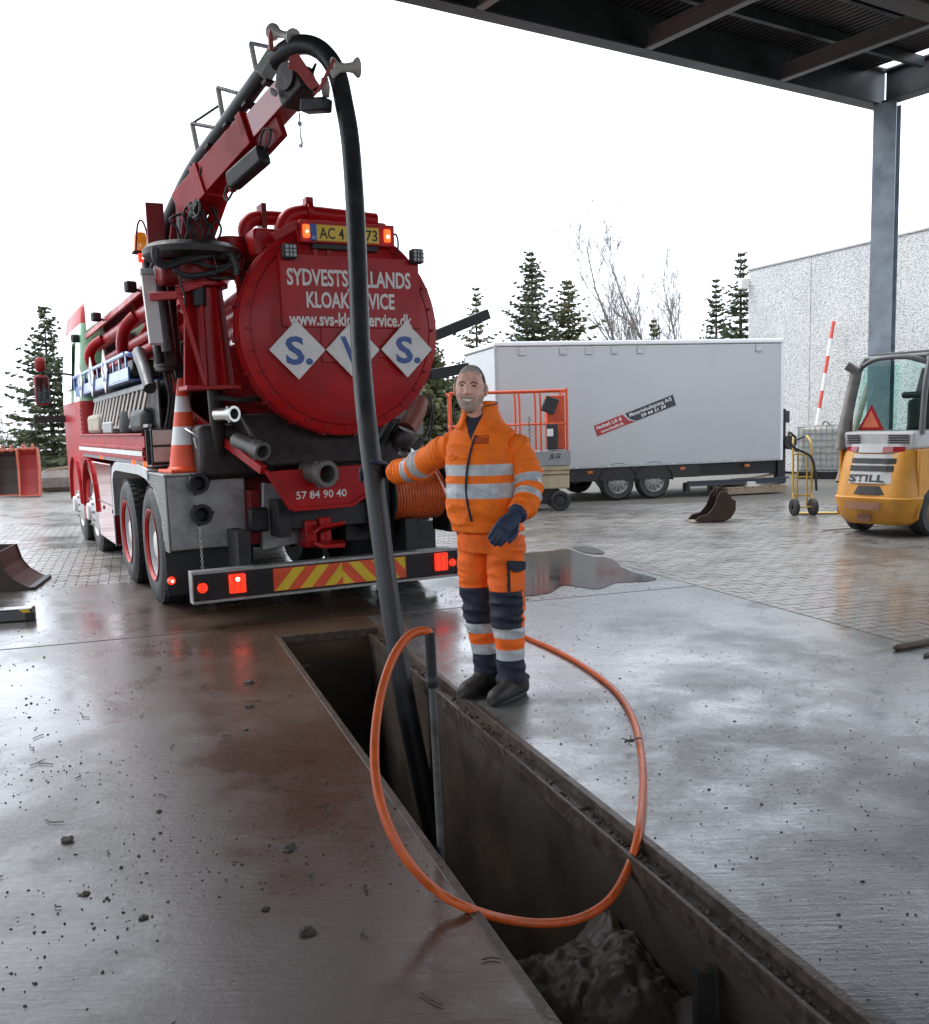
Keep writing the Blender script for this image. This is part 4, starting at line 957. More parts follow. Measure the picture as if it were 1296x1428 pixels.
# cable basket under the boom
T(MB().bar(bo(.62,.08,-.22),bo(1.02,.08,-.26),.10,.13,bz),'cable_tray',DARK,boom,bevel=.02)
T(MB().tube(cr([bo(.60,.08,-.28),bo(.52,.08,-.30),bo(.50,.08,-.25),bo(.58,.08,-.21),bo(.62,.08,-.24)],4),.009,6),'cable_loop',BLACK,boom,bevel=0)
T(MB().tube(cr([bo(1.0,.08,-.24),bo(1.10,.08,-.22),bo(1.14,.08,-.16),bo(1.08,.08,-.12),bo(1.0,.08,-.18)],4),.009,6),'cable_loop',BLACK,boom,bevel=0)
T(MB().tube(cr([bo(.16,.12,-.12),bo(.18,.15,-.24),bo(.27,.16,-.26),bo(.30,.15,-.18),bo(.22,.14,-.14)],4),.008,6),'cable_loop',BLACK,boom,bevel=0)
T(MB().bar(bo(.14,.14,-.20),bo(.27,.14,-.16),.03,.05,bz).bar(bo(.18,.14,-.12),bo(.22,.14,-.28),.03,.03,bz),'hose_clip',BLACK,boom)
for k,(s0,z0) in enumerate(((.25,.12),(.5,.13),(.75,.13),(1.0,.12),(1.25,.11))):
    T(MB().bar(bo(s0,-.11,z0+.02),bo(s0,.10,z0+.02),.05,.025,bz).bar(bo(s0,-.12,z0-.10),bo(s0,-.12,z0+.03),.03,.03,bxx),'hose_clamp',GREASE_SHADE,boom,0,.003)
for k in range(4): T(MB().tube(cr([bo(.1,-.10+.012*k,.10),bo(.5,-.115,.06-.03*k),bo(.95,-.11,.05-.03*k),bo(1.35,-.10,.04-.02*k),bo(1.6,-.06,.05)],5),.009,6),'hydraulic_line',BLACK,boom,bevel=0)
# hose path along the boom and down into the pit
HP=[(228,330,8.05),(245,288,7.95),(272,235,7.80),(310,182,7.58),(345,133,7.36),(376,92,7.16),(402,68,7.02),(428,62,6.94),(452,74,6.90),(470,102,6.87),(480,145,6.83),(489,200,6.77),(496,300,6.62),(500,400,6.45),(504,500,6.28),(512,590,6.10),(523,680,5.98),(537,790,5.90),(552,895,5.85),(570,1000,5.82),(592,1105,5.78),(618,1220,5.74),(640,1330,5.72)]
HW=[at(*h) for h in HP]
# roller cradles carrying the hose
WR=mat('white_plastic_roller',(.55,.52,.47),.4,var=.15,dirt=.3)
def w2l(x,y,Y): return loc(at(x,y,Y))
for i,(foot,top,end,Y) in enumerate((((277,216),(268,172),(300,178),7.78),((312,170),(304,122),(332,130),7.60),((360,110),(350,60),(378,66),7.34))):
    T(MB().tube([w2l(*foot,Y),w2l(*top,Y)],.020,8),'cradle_post',WR,boom,bevel=0)
    T(MB().tube([w2l(*top,Y),w2l(*end,Y-.22)],.014,8).tube([w2l(*foot,Y),w2l(foot[0]+18,foot[1]+2,Y-.2)],.016,8),'cradle_arm',DARK,boom,bevel=0)
T(MB().tube([w2l(268,172,7.78),w2l(304,148,7.62)],.010,6),'cradle_stay',DARK,boom,bevel=0)
def roller(p0,p1,r_):
    p0,p1=V(p0),V(p1); L_=(p1-p0).length
    return MB().lathe([(r_*.2,0),(r_,0),(r_,L_*.06),(r_*.55,L_*.22),(r_*.42,L_*.5),(r_*.55,L_*.78),(r_,L_*.94),(r_,L_),(r_*.2,L_)],p0,p1-p0,20)
T(roller(w2l(380,44,7.12),w2l(410,52,6.95),.055),'hose_roller',WR,boom,bevel=0)
T(roller(w2l(464,94,6.75),w2l(500,94,6.82),.062),'hose_roller',WR,boom,bevel=0)
T(MB().lathe([(.001,-.03),(.06,-.02),(.06,.02),(.001,.03)],w2l(454,122,6.76),(1,-.5,0),16),'hose_roller',WR,boom,bevel=0)
PINK=mat('faded_red_bracket',(.42,.07,.06),.45,dirt=.25,var=.2)
def Q(x,y,Y=6.66): return w2l(x,y,Y)
hb=MB()
for pts in ([(404,78),(416,74),(428,92),(446,118),(440,128),(430,122),(414,100),(402,96)],[(446,118),(464,80),(468,84),(450,122),(446,128),(438,132),(436,124)]):
    hb.prism([Q(*p) for p in pts],loc(at(*pts[0],6.70))-loc(at(*pts[0],6.66)))
T(hb,'hose_guide',PINK,boom,bevel=.002)
T(MB().prism([Q(376,68,7.0),Q(383,70,7.0),Q(380,44,7.0),Q(377,40,7.0),Q(375,48,7.0)],(0,.03,0)),'guide_plate',PINK,boom)
T(MB().bar(w2l(366,106,7.12),w2l(386,74,7.12),.09,.10,bxx),'tip_housing',mat('pale_green_grey',(.36,.40,.36),.4,dirt=.2),boom)
bbox('boom_head',GREASE_SHADE,BL*.86,BL*1.02,.16,.19,0,-.02,boom,.02)
T(MB().cyl(bo(BL*.95,-.09,.03),bo(BL*.95,.10,.03),.09,n=20),'head_drum',GREASE_SHADE,boom)
T(MB().lathe([(.012,0),(.03,0),(.03,.01),(.012,.01)],w2l(381,129,6.95),bd,16),'white_collar',WHITE,boom,bevel=0)
T(MB().bar(w2l(424,148,6.85),w2l(458,146,6.75),.10,.085),'head_lamp_box',DARK,boom,bevel=.015)
hk=MB(); a=w2l(418,168,6.9)
hk.tube([a+Z_*.05,a,a-Z_*.11],.0055,6); hk.lathe([(.010,-.004),(.017,0),(.010,.004),(.004,0),(.010,-.004)],a-Z_*.02,(0,1,0),12)
hk.tube(cr([a-Z_*.10,a-Z_*.14+X_*.008,a-Z_*.17,a-Z_*.15-X_*.012],3),.008,6)
T(hk,'hook_chain',CHROME,boom,bevel=0)
# ------------------------------------------------------------ suction hose
sh_=MB().tube(cr(HW,6),.062,18)
ho2=tag(sh_.build('suction_hose',HOSE,None,60),'thick black suction hose hanging from the boom tip down into the pit','hose')
# ------------------------------------------------------------ traffic cone on the pump box
c0=TO+RGT*.25+FWD*-.47
cone=empty('traffic_cone',(c0.x,c0.y,1.158),TA+.1)
CO=mat('cone_orange',(.80,.085,.02),.45,var=.12,dirt=.15,dscale=6); CW=mat('cone_white',(.75,.75,.75),.35,var=.08,dirt=.15,dscale=8)
def conesec(z0,z1,m,nm): 
    r_=lambda z:.145-(.145-.03)*(z/.74)
    return MB().lathe([(r_(z0),z0),(r_(z1),z1)] if nm!='tip' else [(r_(z0),z0),(r_(z1),z1),(r_(z1)*.6,z1),(.02,z0)],(0,0,.03),Z_,32).build('cone_band',m,cone,60)
for z0,z1,m,nm in ((.0,.20,CO,''),(.20,.35,CW,''),(.35,.47,CO,''),(.47,.60,CW,''),(.60,.75,CO,'tip')): conesec(z0,z1,m,nm)
MB().box((0,0,.0155),(.38,.38,.03)).lathe([(.16,.031),(.15,.05),(.14,.05)],(0,0,0),Z_,24).build('cone_base',CO,cone,38,.01)
ck=MB(); rn=random.Random(2)
tag(cone,'orange and white traffic cone standing on the aluminium box of the truck','cone')
pg=MB(); q=TO+RGT*.36+FWD*-.78
for k in range(7):
    c=q+V((rn.uniform(-.09,.10),rn.uniform(-.04,.02),1.40+rn.uniform(-.10,.12))); d=V((rn.uniform(-.5,.5),rn.uniform(-.3,.3),1)).normalized(); pg.cyl(c-d*.045,c+d*.045,.008,n=8)
pg.tube(cr([q+V((-.18,.05,1.52)),q+V((-.08,-.04,1.47)),q+V((.04,-.04,1.40)),q+V((.12,0,1.34)),q+V((.14,.1,1.3))],4),.007,6)
tag(pg.build('key_bunch',CHROME,None,40),'bunch of steel pins on a chain hanging beside the traffic cone','pins')
# ------------------------------------------------------------ white box trailer
def obj_frame(name,loc_,rz): return empty(name,loc_,rz)
trl=obj_frame('box_trailer',(3.17,18.0,0),math.atan2(.23,.973))   # x along, y away from camera
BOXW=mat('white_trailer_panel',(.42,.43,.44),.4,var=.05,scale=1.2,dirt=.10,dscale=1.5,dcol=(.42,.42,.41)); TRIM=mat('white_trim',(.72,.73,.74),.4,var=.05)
def K(mb,n,m,p,s=38,b=.004): return mb.build(n,m,p,s,b)
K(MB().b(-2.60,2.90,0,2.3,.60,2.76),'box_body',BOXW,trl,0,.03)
K(MB().b(-2.63,2.93,-.02,2.32,2.762,2.84),'roof_rail',TRIM,trl,0,.02)
K(MB().b(-2.625,-2.57,-.012,.04,.60,2.76),'corner_trim',mat('grey_trim',(.35,.36,.37),.4),trl,0,.004); K(MB().b(2.87,2.925,-.012,.04,.60,2.76),'corner_trim',TRIM,trl,0,.004)
K(MB().b(-2.55,2.95,.10,.22,.42,.60).b(-2.55,2.95,2.08,2.2,.42,.60),'chassis',DARK,trl)
K(MB().b(-2.58,1.25,.02,.06,.36,.60),'side_skirt',DARK,trl)
for i,x in enumerate((-2.13,-1.38,-.9,-.42,.07,2.41)):
    v=K(MB().b(x-.065,x+.065,-.012,.0,2.60,2.74),'wall_vent',GREY,trl); s_=MB()
    for k in range(6): s_.b(x-.055,x+.055,-.018,-.011,2.612+k*.021,2.62+k*.021)
    K(s_,'vent_slats',TRIM,v,0,0)
def tw(x,y,r=.315,w=.2,par=trl,s=-1,rimm=None):
    t=K(MB().lathe([(r*.6,-w*.45),(r*.9,-w*.5),(r,-w*.35),(r,w*.35),(r*.9,w*.5),(r*.6,w*.45)],(x,y,r),(0,-s*-1,0),32),'wheel',TYRE,par,38,0)
    yo=y+s*w*.5
    rm=MB().lathe([(r*.62,.0),(r*.58,-.02),(r*.50,-.05),(r*.2,-.03),(.001,-.03)],(x,yo,r),(0,s,0),28)
    for k in range(10):
        a=2*math.pi*k/10; rm.bar((x+math.cos(a)*r*.2,yo-s*.028,r+math.sin(a)*r*.2),(x+math.cos(a)*r*.52,yo-s*.035,r+math.sin(a)*r*.52),.022,.03,(0,1,0))
    K(rm,'rim',rimm or mat('alloy_rim',(.30,.30,.30),.4,metal=.5,dirt=.3),t,38,0); return t
for x in (-.36,.34): tw(x,.12); tw(x,2.18,s=1)
for x in (-.36,.34):
    g=MB(); 
    for i in range(10):
        a0,a1=math.pi*i/10,math.pi*(i+1)/10; g.bar((x+math.cos(a0)*.37,.12,.33+math.sin(a0)*.34),(x+math.cos(a1)*.37,.12,.33+math.sin(a1)*.34),.24,.012)
    K(g,'mudguard',DARK,trl,38,0)
K(MB().b(1.0,2.9,.1,.18,.36,.44).b(2.86,3.02,.05,.2,.15,1.55),'rear_frame',DARK,trl)
K(MB().b(2.94,3.12,.25,.5,.30,1.45).box((3.06,.2,1.4),(.16,.16,.22)).bar((3.0,.15,.9),(3.25,.0,.75),.06,.06),'lift_mast',mat('blue_black_steel',(.03,.035,.05),.5,dirt=.3),trl)
K(MB().lathe([(.001,-.05),(.13,-.05),(.13,.05),(.001,.05)],(3.1,.05,.92),(0,1,0),18).tube([(3.15,.0,.95),(3.35,-.05,1.02)],.02,6),'winch',BLACK,trl)
K(MB().b(.95,2.95,-.1,.1,.19,.26).b(.95,3.0,-.12,-.06,.26,.29),'ramp_rail',mat('ramp_steel',(.05,.06,.075),.45,metal=.4),trl)
K(MB().b(.92,1.0,-.08,.06,.10,.24),'ramp_foot',DARK,trl)
K(MB().b(-2.55,2.88,-.008,-.001,.60,.64),'lower_trim',MATS['grey_trim'],trl,0,.002)
for k in range(9): K(MB().cyl((-2.4+k*.62,-.006,.62),(-2.4+k*.62,-.013,.62),.012,n=8),'rivet',TRIM,trl,38,0)
for x in (-2.2,-.9,.9,2.2): K(MB().b(x-.05,x+.05,-.0,.03,.50,.55),'side_marker',mat('amber_lens',(.45,.12,.02),.3),trl,0,.004)
# slanted advert on the side
a1=R(18.6)
SR=mat('sticker_red',(.30,.02,.025),.4,var=.08); SBk=mat('sticker_black',(.018,.02,.028),.4,var=.08)
def st(x,z): return V((-.76+math.cos(a1)*x-math.sin(a1)*z,-.004,1.16+math.sin(a1)*x+math.cos(a1)*z))
K(MB().prism([st(0,0),st(.78,-.0),st(.66,.06),st(.60,.16),st(.58,.20),st(0,.20)],(0,.003,0)),'advert_sticker',SR,trl,0,0)
K(MB().prism([st(.80,0),st(1.61,0),st(1.61,.20),st(.63,.20),st(.66,.12),st(.71,.06)],(0,.003,0)),'advert_sticker',SBk,trl,0,0)
xd=V((math.cos(a1),0,math.sin(a1))); zd=V((-math.sin(a1),0,math.cos(a1)))
text('Holbæk Lift &',WHITE,trl,st(.29,.145),xd,zd,.50,.065,bold=.012); text('www.hmlift.dk',WHITE,trl,st(.32,.055),xd,zd,.46,.055,bold=.012)
text('Materieludlejning A/S',WHITE,trl,st(1.13,.145),xd,zd,.86,.065,bold=.012); text('59 44 31 34',WHITE,trl,st(1.16,.055),xd,zd,.50,.06,bold=.015)
tag(trl,'long white box trailer on twin axles with a slanted red and black advert','trailer')
# pallet with scrap below the trailer's rear
pal=empty('pallet',(5.35,18.7,0),.25); PW=mat('pallet_wood',(.30,.22,.15),.8,var=.3,scale=10)
for y in (-.35,0,.35): K(MB().b(-.6,.6,y-.05,y+.05,.02,.12),'bearer',PW,pal,0,.004)
for x in (-.54,-.36,-.18,0,.18,.36,.54): K(MB().b(x-.07,x+.07,-.4,.4,.122,.144),'board',PW,pal,0,.003)
tag(pal,'wooden pallet standing on the paving behind the trailer ramp','pallet')
rn=random.Random(4); sp=MB()
tag(MB().box((5.5,18.75,.20),(.75,.5,.10),Matrix.Rotation(.5,3,'Z')@Matrix.Rotation(.08,3,'X')).build('foam_board',mat('white_foam',(.70,.68,.64),.7,var=.2),None,0,.01),'white foam boards lying on the pallet under the trailer','board')
tag(MB().bar(V((4.9,18.6,.18)),V((6.1,18.9,.36)),.12,.03).build('plank',mat('pale_plank',(.42,.28,.17),.7,var=.3),None,0,.004),'pale plank lying aslant on the pallet under the trailer','plank')
# ------------------------------------------------------------ orange scissor lift
jl=empty('scissor_lift',(.78,16.5,0),R(3)); ORJ=mat('lift_orange',(.62,.09,.025),.4,var=.15,dirt=.15); BEI=mat('lift_beige',(.40,.34,.22),.5,var=.15,dirt=.35)
rl_=MB()
x0,x1,zt,zm,zb=-.95,.93,1.95,1.42,.98
K(MB().tube(cr([(x0,-.3,zb),(x0,-.3,zt-.08),(x0+.06,-.3,zt),(-.3,-.3,zt),(.4,-.3,zt),(x1-.05,-.3,zt),(x1,-.3,zt-.05),(x1,-.3,zb)],5),.022,8),'guard_rail',ORJ,jl,60,0)
K(MB().tube(cr([(x0,.35,zb),(x0,.35,zt-.08),(x0+.06,.35,zt),(.4,.35,zt),(x1-.05,.35,zt),(x1,.35,zt-.05),(x1,.35,zb)],5),.020,8),'guard_rail',ORJ,jl,60,0)
for y in (-.3,.35):
    K(MB().tube([(x0,y,zm),(x1,y,zm)],.016,8),'mid_rail',ORJ,jl,60,0)
    for x in (-.55,.16,.5): K(MB().tube(cr([(x,y,zb),(x,y,zt-.1),(x-.04,y,zt)],4),.018,8),'rail_post',ORJ,jl,60,0)
for x in (x0,x1):
    for z in (zt-.02,zm): K(MB().tube([(x,-.3,z),(x,.35,z)],.018,8),'end_rail',ORJ,jl,60,0)
K(MB().b(.62,.92,-.2,.1,1.0,1.88),'control_post',ORJ,jl,0,.02); K(MB().box((.66,-.30,1.72),(.22,.12,.26),Matrix.Rotation(.4,3,'Y')),'control_box',BLACK,jl,0,.02); K(MB().b(.60,.78,-.33,-.2,1.0,1.42),'manual_box',BLACK,jl,0,.03)
K(MB().b(.60,.70,-.332,-.33,1.22,1.34),'decal',WHITE,jl,0,0)
K(MB().tube([V((.32+.02*math.cos(k*1.1),-.3+.02*math.sin(k*1.1),1.05+k*.011)) for k in range(46)],.006,5),'coil_cord',BLACK,jl,60,0)
pf=K(MB().b(-.97,.98,-.33,.38,.74,.98),'platform',mat('lift_grey',(.24,.25,.255),.45,var=.1,dirt=.2),jl,0,.01)
text('JLG',INK,pf,(.72,-.331,.90),(1,0,0),(0,0,1),.20,.075,bold=.03,shear=.3); text('30ES',INK,pf,(.34,-.331,.91),(1,0,0),(0,0,1),.18,.06,bold=.015)
K(MB().b(-.93,.96,-.32,.36,.60,.738),'scissor_pack',BEI,jl,0,.01); K(MB().b(-.93,.96,-.30,.34,.36,.598),'base_chassis',BEI,jl,0,.02); K(MB().b(-.94,.97,-.325,.365,.655,.672),'wear_strip',mat('rust_brown',(.18,.09,.05),.6),jl,0,0)
K(MB().b(-.5,.75,-.25,.3,.12,.36),'axle_tray',DARK,jl,0,.02)
for x in (-.6,.80):
    for y,s in ((-.30,-1),(.34,1)): tw(x,y,.165,.11,jl,s,mat('dark_rim',(.05,.05,.05),.5))
tag(jl,'orange-railed scissor lift with beige base parked before the white trailer','lift')
# ------------------------------------------------------------ yellow forklift
fk=empty('forklift',(4.80,11.75,0),R(-55)); FY=mat('forklift_yellow',(.60,.27,.035),.45,var=.2,scale=4,dirt=.40,dscale=4,dcol=(.24,.12,.05)); FG=mat('forklift_grey',(.46,.47,.47),.45,var=.1,dirt=.25,dcol=(.2,.18,.16))
def plan(z,hw,y0,y1,rr,n=8):
    o=[]
    for cx_,cy_,a0 in ((hw-rr,y0+rr,270),):
        for k in range(n+1): a=R(a0+90*k/n); o.append(V((cx_+math.cos(a)*rr,cy_+math.sin(a)*rr,z)))
    o+= [V((hw,y1,z)),V((-hw,y1,z))]
    for k in range(n+1): a=R(180+90*k/n); o.append(V((-hw+rr+math.cos(a)*rr,y0+rr+math.sin(a)*rr,z)))
    return o
cwt=K(MB().rings([plan(.14,.40,.10,.28,.16),plan(.20,.47,.04,.28,.2),plan(.40,.53,-.02,.28,.26),plan(.46,.545,-.03,.28,.26),plan(.475,.53,-.01,.29,.26),plan(.62,.52,.02,.5,.26),plan(.98,.50,.12,.5,.22),plan(1.03,.48,.15,.5,.2)]),'counterweight',FY,fk,40,0)
# arched flank above each steer wheel
def flank(x,s):
    out=[]; yc,zc=.54,.27
    pts=[(.20,.20)]
    for k in range(11):
        a=math.pi-(math.pi*k/10); pts.append((yc+math.cos(a)*.34,zc+math.sin(a)*.36))
    pts+=[(.90,.22),(1.7,.22),(1.7,.95),(1.3,1.02),(.20,1.03)]
    return K(MB().prism([V((x,a,b)) for a,b in pts],(s*.04,0,0)),'side_panel',FY,fk,0,.015)
flank(.49,1); flank(-.53,1)
K(MB().b(-.46,.46,.5,1.7,.5,1.0),'body_core',DARK,fk); K(MB().b(-.5,.5,1.7,2.0,.2,1.1),'front_cowl',FG,fk)
for x,s in ((-.42,-1),(.42,1)):
    tw2=K(MB().lathe([(.14,-.09),(.24,-.10),(.275,-.06),(.275,.06),(.24,.10),(.14,.09)],(x,.54,.275),(1,0,0),30),'wheel',TYRE,fk,38,0); K(MB().lathe([(.15,.07),(.13,.04),(.08,.05),(.001,.06)],(x,.54,.275),(s,0,0),24),'rim',mat('yellow_rim',(.12,.09,.05),.6,dirt=.5),tw2,38,0)
    tw2=K(MB().lathe([(.17,-.12),(.31,-.13),(.345,-.08),(.345,.08),(.31,.13),(.17,.12)],(x*1.05,1.75,.345),(1,0,0),30),'wheel',TYRE,fk,38,0)
# grille panel on the curved back
def bk(x,z,y=0):   # back surface
    return V((x,.02+(z-.62)*.28+ (abs(x)/.5)**3*.16+y,z))
gp=MB(); xs=[-.42,-.3,-.15,0,.15,.3,.38]
def strip(z0,z1,y,xs_,taper=0):
    m=MB(); vs=[];fs=[]
    for z in (z0,z1):
        for x in xs_: vs.append(bk(x*(1 if z==z1 else 1-taper),z,y))
    n_=len(xs_); 
    for i in range(n_-1): fs.append((i,i+1,n_+i+1,n_+i))
    return m.add(vs,fs)
def thick(mb,n,m,p,t=.02):
    o=K(mb,n,m,p,0,0); md=o.modifiers.new('s','SOLIDIFY'); md.thickness=t; md.offset=0; return o
gpo=thick(strip(.63,.97,-.015,xs,.1),'grille',FG,fk,.02)
thick(strip(.865,.925,-.028,[-.35,-.2,0,.2,.30]),'grille_slot',DARK,gpo,.01); thick(strip(.775,.84,-.028,[-.34,-.2,0,.2,.28]),'grille_slot',DARK,gpo,.01)
text('STILL',INK,gpo,(-.03,-.024+.02+(.695-.62)*.28,.695),(1,0,0),(0,.27,1),.46,.085,bold=.04)
thick(strip(.50,.60,.0,[-.28,-.1,.1,.22]),'tow_recess',DARK,fk,.01)
thick(strip(.33,.42,-.052,[-.24,-.08,.08,.22]),'rust_recess',mat('rusty_scrape',(.20,.09,.04),.7,var=.4),fk,.012); thick(strip(.19,.27,.045,[-.10,0,.08]),'tow_pin',mat('rusty_pin',(.16,.07,.04),.7,var=.4),fk,.012)
lbr=thick(strip(.985,1.085,.0,[-.43,-.3,-.15,0,.15,.3,.40]),'lamp_strip',FG,fk,.05)
RL=mat('unlit_red_lens',(.30,.02,.025),.2,coat=.5)
for a,b in ((-.42,-.22),(.12,.36)): thick(strip(1.0,1.06,-.03,[a,(a+b)/2,b]),'tail_lens',RL,lbr,.012)
K(MB().b(-.47,.47,.18,.9,1.03,1.24),'engine_hood',FG,fk,0,.03)
vs_=MB()
for x0_ in (-.40,.14):
    for k in range(4): vs_.b(x0_,x0_+.26 if x0_>0 else x0_+.17,.165,.182,1.10+k*.028,1.112+k*.028)
K(vs_,'hood_vents',DARK,fk,0,0)
# cab
CF=mat('cab_frame_grey',(.12,.125,.13),.45,var=.15,dirt=.25)
pr=[(-.47,.32,1.2),(-.47,.36,1.7),(-.44,.48,2.0),(-.40,.62,2.12),(-.40,1.2,2.17),(-.42,1.9,2.1)]
for sx in (1,-1): K(MB().tube(cr([(x*sx,y,z) for x,y,z in pr],5),.035,8),'cab_post',CF,fk,60,0)
K(MB().tube(cr([(-.43,.5,2.02),(-.2,.44,2.10),(.2,.44,2.10),(.43,.5,2.02)],4),.030,8).tube([(-.46,.33,1.22),(.46,.33,1.22)],.025,8),'cab_bar',CF,fk,60,0)
K(MB().prism([V((-.42,.5,2.10)),V((.42,.5,2.10)),V((.42,1.9,2.13)),V((-.42,1.9,2.13))],(0,0,.04)),'cab_roof',mat('roof_grey',(.30,.31,.31),.5,dirt=.4),fk,0,.015)
rf=MB()
for k in range(6): rf.bar((-.38,.6+k*.22,2.155),(.38,.62+k*.22,2.16),.05,.03)
K(rf,'roof_bars',CF,fk,0,.005)
TG_=bpy.data.materials.new('cab_glass'); TG_.use_nodes=True; b_=TG_.node_tree.nodes['Principled BSDF']; b_.inputs['Base Color'].default_value=(.72,.90,.86,1); b_.inputs['Roughness'].default_value=.02; b_.inputs['Transmission Weight'].default_value=1; b_.inputs['IOR'].default_value=1.02; b_.inputs['Specular IOR Level'].default_value=.5
gl=MB(); rows=[(.335,1.24),(.36,1.5),(.39,1.75),(.45,1.95),(.5,2.06)]
vs=[];fs=[]
for y,z in rows:
    for x in (-.43,.43): vs.append(V((x*(1 if z<1.9 else .95),y,z)))
for i in range(len(rows)-1): fs.append((2*i,2*i+1,2*i+3,2*i+2))
thick(gl.add(vs,fs),'rear_window',TG_,fk,.006)
thick(MB().add([V((-.455,.4,1.25)),V((-.455,1.3,1.25)),V((-.42,1.3,2.05)),V((-.42,.55,2.02))],[(0,1,2,3)]),'side_window',TG_,fk,.006)
thick(MB().add([V((-.40,1.85,1.2)),V((.40,1.85,1.2)),V((.40,1.85,2.05)),V((-.40,1.85,2.05))],[(0,1,2,3)]),'windscreen',TG_,fk,.006)
K(MB().b(-.06,.40,.85,1.0,1.2,1.62),'seat_back',BLACK,fk,0,.06); K(MB().b(-.10,.44,.80,.86,1.62,1.70),'seat_top',BLACK,fk,0,.03); K(MB().b(-.06,.4,.95,1.4,1.12,1.24),'seat',BLACK,fk,0,.05)
K(MB().bar((-.38,1.5,1.2),(-.30,1.7,2.0),.10,.06),'mast_upright',DARK,fk); K(MB().bar((.38,2.0,.2),(.38,2.0,2.1),.12,.1).bar((-.38,2.0,.2),(-.38,2.0,2.1),.12,.1),'mast',DARK,fk)
tri=[V((-.35,.305,1.25)),V((.0,.305,1.25)),V((-.175,.315,1.56))]
K(MB().prism(tri,(0,.008,0)),'warning_triangle',RL,fk,0,0); ctr=(tri[0]+tri[1]+tri[2])/3
K(MB().prism([ctr+(t-ctr)*.66-Y_*.004 for t in tri],(0,.005,0)),'triangle_face',mat('triangle_orange',(.55,.12,.05),.5,dirt=.3),fk,0,0)
ex=K(MB().tube(cr([(-.50,.20,1.02),(-.49,.24,1.25),(-.45,.30,1.65),(-.42,.34,1.9),(-.43,.33,1.98),(-.50,.28,2.04)],5),[.075]*8+[.07]*10+[.055]*8,14),'exhaust_pipe',mat('scorched_pipe',(.20,.19,.18),.5,metal=.5,var=.4,dirt=.4,dcol=(.12,.08,.06)),fk,60,0)
tag(fk,'dirty yellow counterbalance forklift with grey rear grille and warning triangle','forklift')
# ------------------------------------------------------------ yellow hand truck
ht=empty('hand_truck',(4.95,14.45,0),R(-8)); HY=mat('hand_truck_yellow',(.52,.33,.05),.45,var=.2,dirt=.3)
for x in (-.13,.13):
    K(MB().tube(cr([(x,-.02,.06),(x,.0,.5),(x,.03,.95),(x*.9,.10,1.08),(x*.7,.22,1.14)],5),.016,8),'upright',HY,ht,60,0)
    K(MB().tube([(x*.55,.0,.1),(x*.5,.02,.92)],.012,6),'inner_bar',HY,ht,60,0)
    K(MB().lathe([(.03,-.03),(.10,-.035),(.125,-.02),(.125,.02),(.10,.035),(.03,.03),(.001,.03)],(x,-.12,.125),(1,.35,0),22),'wheel',TYRE,ht,38,0)
    K(MB().tube([(x,.0,.35),(x,-.12,.125)],.012,6),'wheel_stay',HY,ht,60,0)
for z in (.28,.55,.88): K(MB().tube(cr([(-.13,.0,z),(0,.05,z),(.13,.0,z)],4),.012,6),'cross_bar',HY,ht,60,0)
K(MB().tube([(-.13,-.12,.125),(.13,-.12,.125)],.012,6),'axle',HY,ht,60,0)
K(MB().b(-.05,.55,-.0,.18,.01,.022),'toe_plate',HY,ht)
K(MB().tube(cr([(-.08,.1,1.12),(-.2,.0,1.2),(-.15,-.05,1.0),(.1,-.05,.85),(.17,-.03,.6),(.2,0,.35)],5),.018,7),'strap',BLACK,ht,60,0)
tag(ht,'yellow tubular hand truck with black wheels standing between trailer and forklift','hand truck')
# ------------------------------------------------------------ brown excavator bucket lying on the paving
bkk=empty('digger_bucket',(3.52,13.95,0),R(4)); RU=mat('rusty_brown_steel',(.055,.036,.028),.5,metal=.3,var=.4,dirt=.3,dcol=(.09,.05,.03))
po=[(-.31,.03),(-.25,.09),(-.13,.12),(-.04,.22),(.01,.36),(.05,.43),(.14,.43),(.17,.35),(.27,.29),(.27,.16),(.20,.05),(.10,.005),(-.22,.005)]
for y in (-.18,.16): K(MB().prism([V((a,y,b)) for a,b in po],(0,.02,0)),'side_plate',RU,bkk,0,.004)
bkc=[(-.30,.012),(.08,.012),(.19,.055),(.255,.16),(.255,.28),(.16,.345)]
sh2=MB()
for i in range(len(bkc)-1): sh2.bar((bkc[i][0],0,bkc[i][1]),(bkc[i+1][0],0,bkc[i+1][1]),.335,.014)
K(sh2,'bucket_shell',RU,bkk,0,0); K(MB().b(-.34,-.22,-.17,.17,.004,.02),'cutting_edge',mat('worn_steel',(.35,.30,.24),.4,metal=.6),bkk)
for y in (-.06,.05): K(MB().prism([V((a,y,b)) for a,b in ((.03,.34),(.03,.46),(.08,.48),(.15,.44),(.26,.33),(.16,.30))],(0,.02,0)),'lug',RU,bkk)
tag(bkk,'small brown excavator bucket lying on the paving before the trailer ramp','bucket')
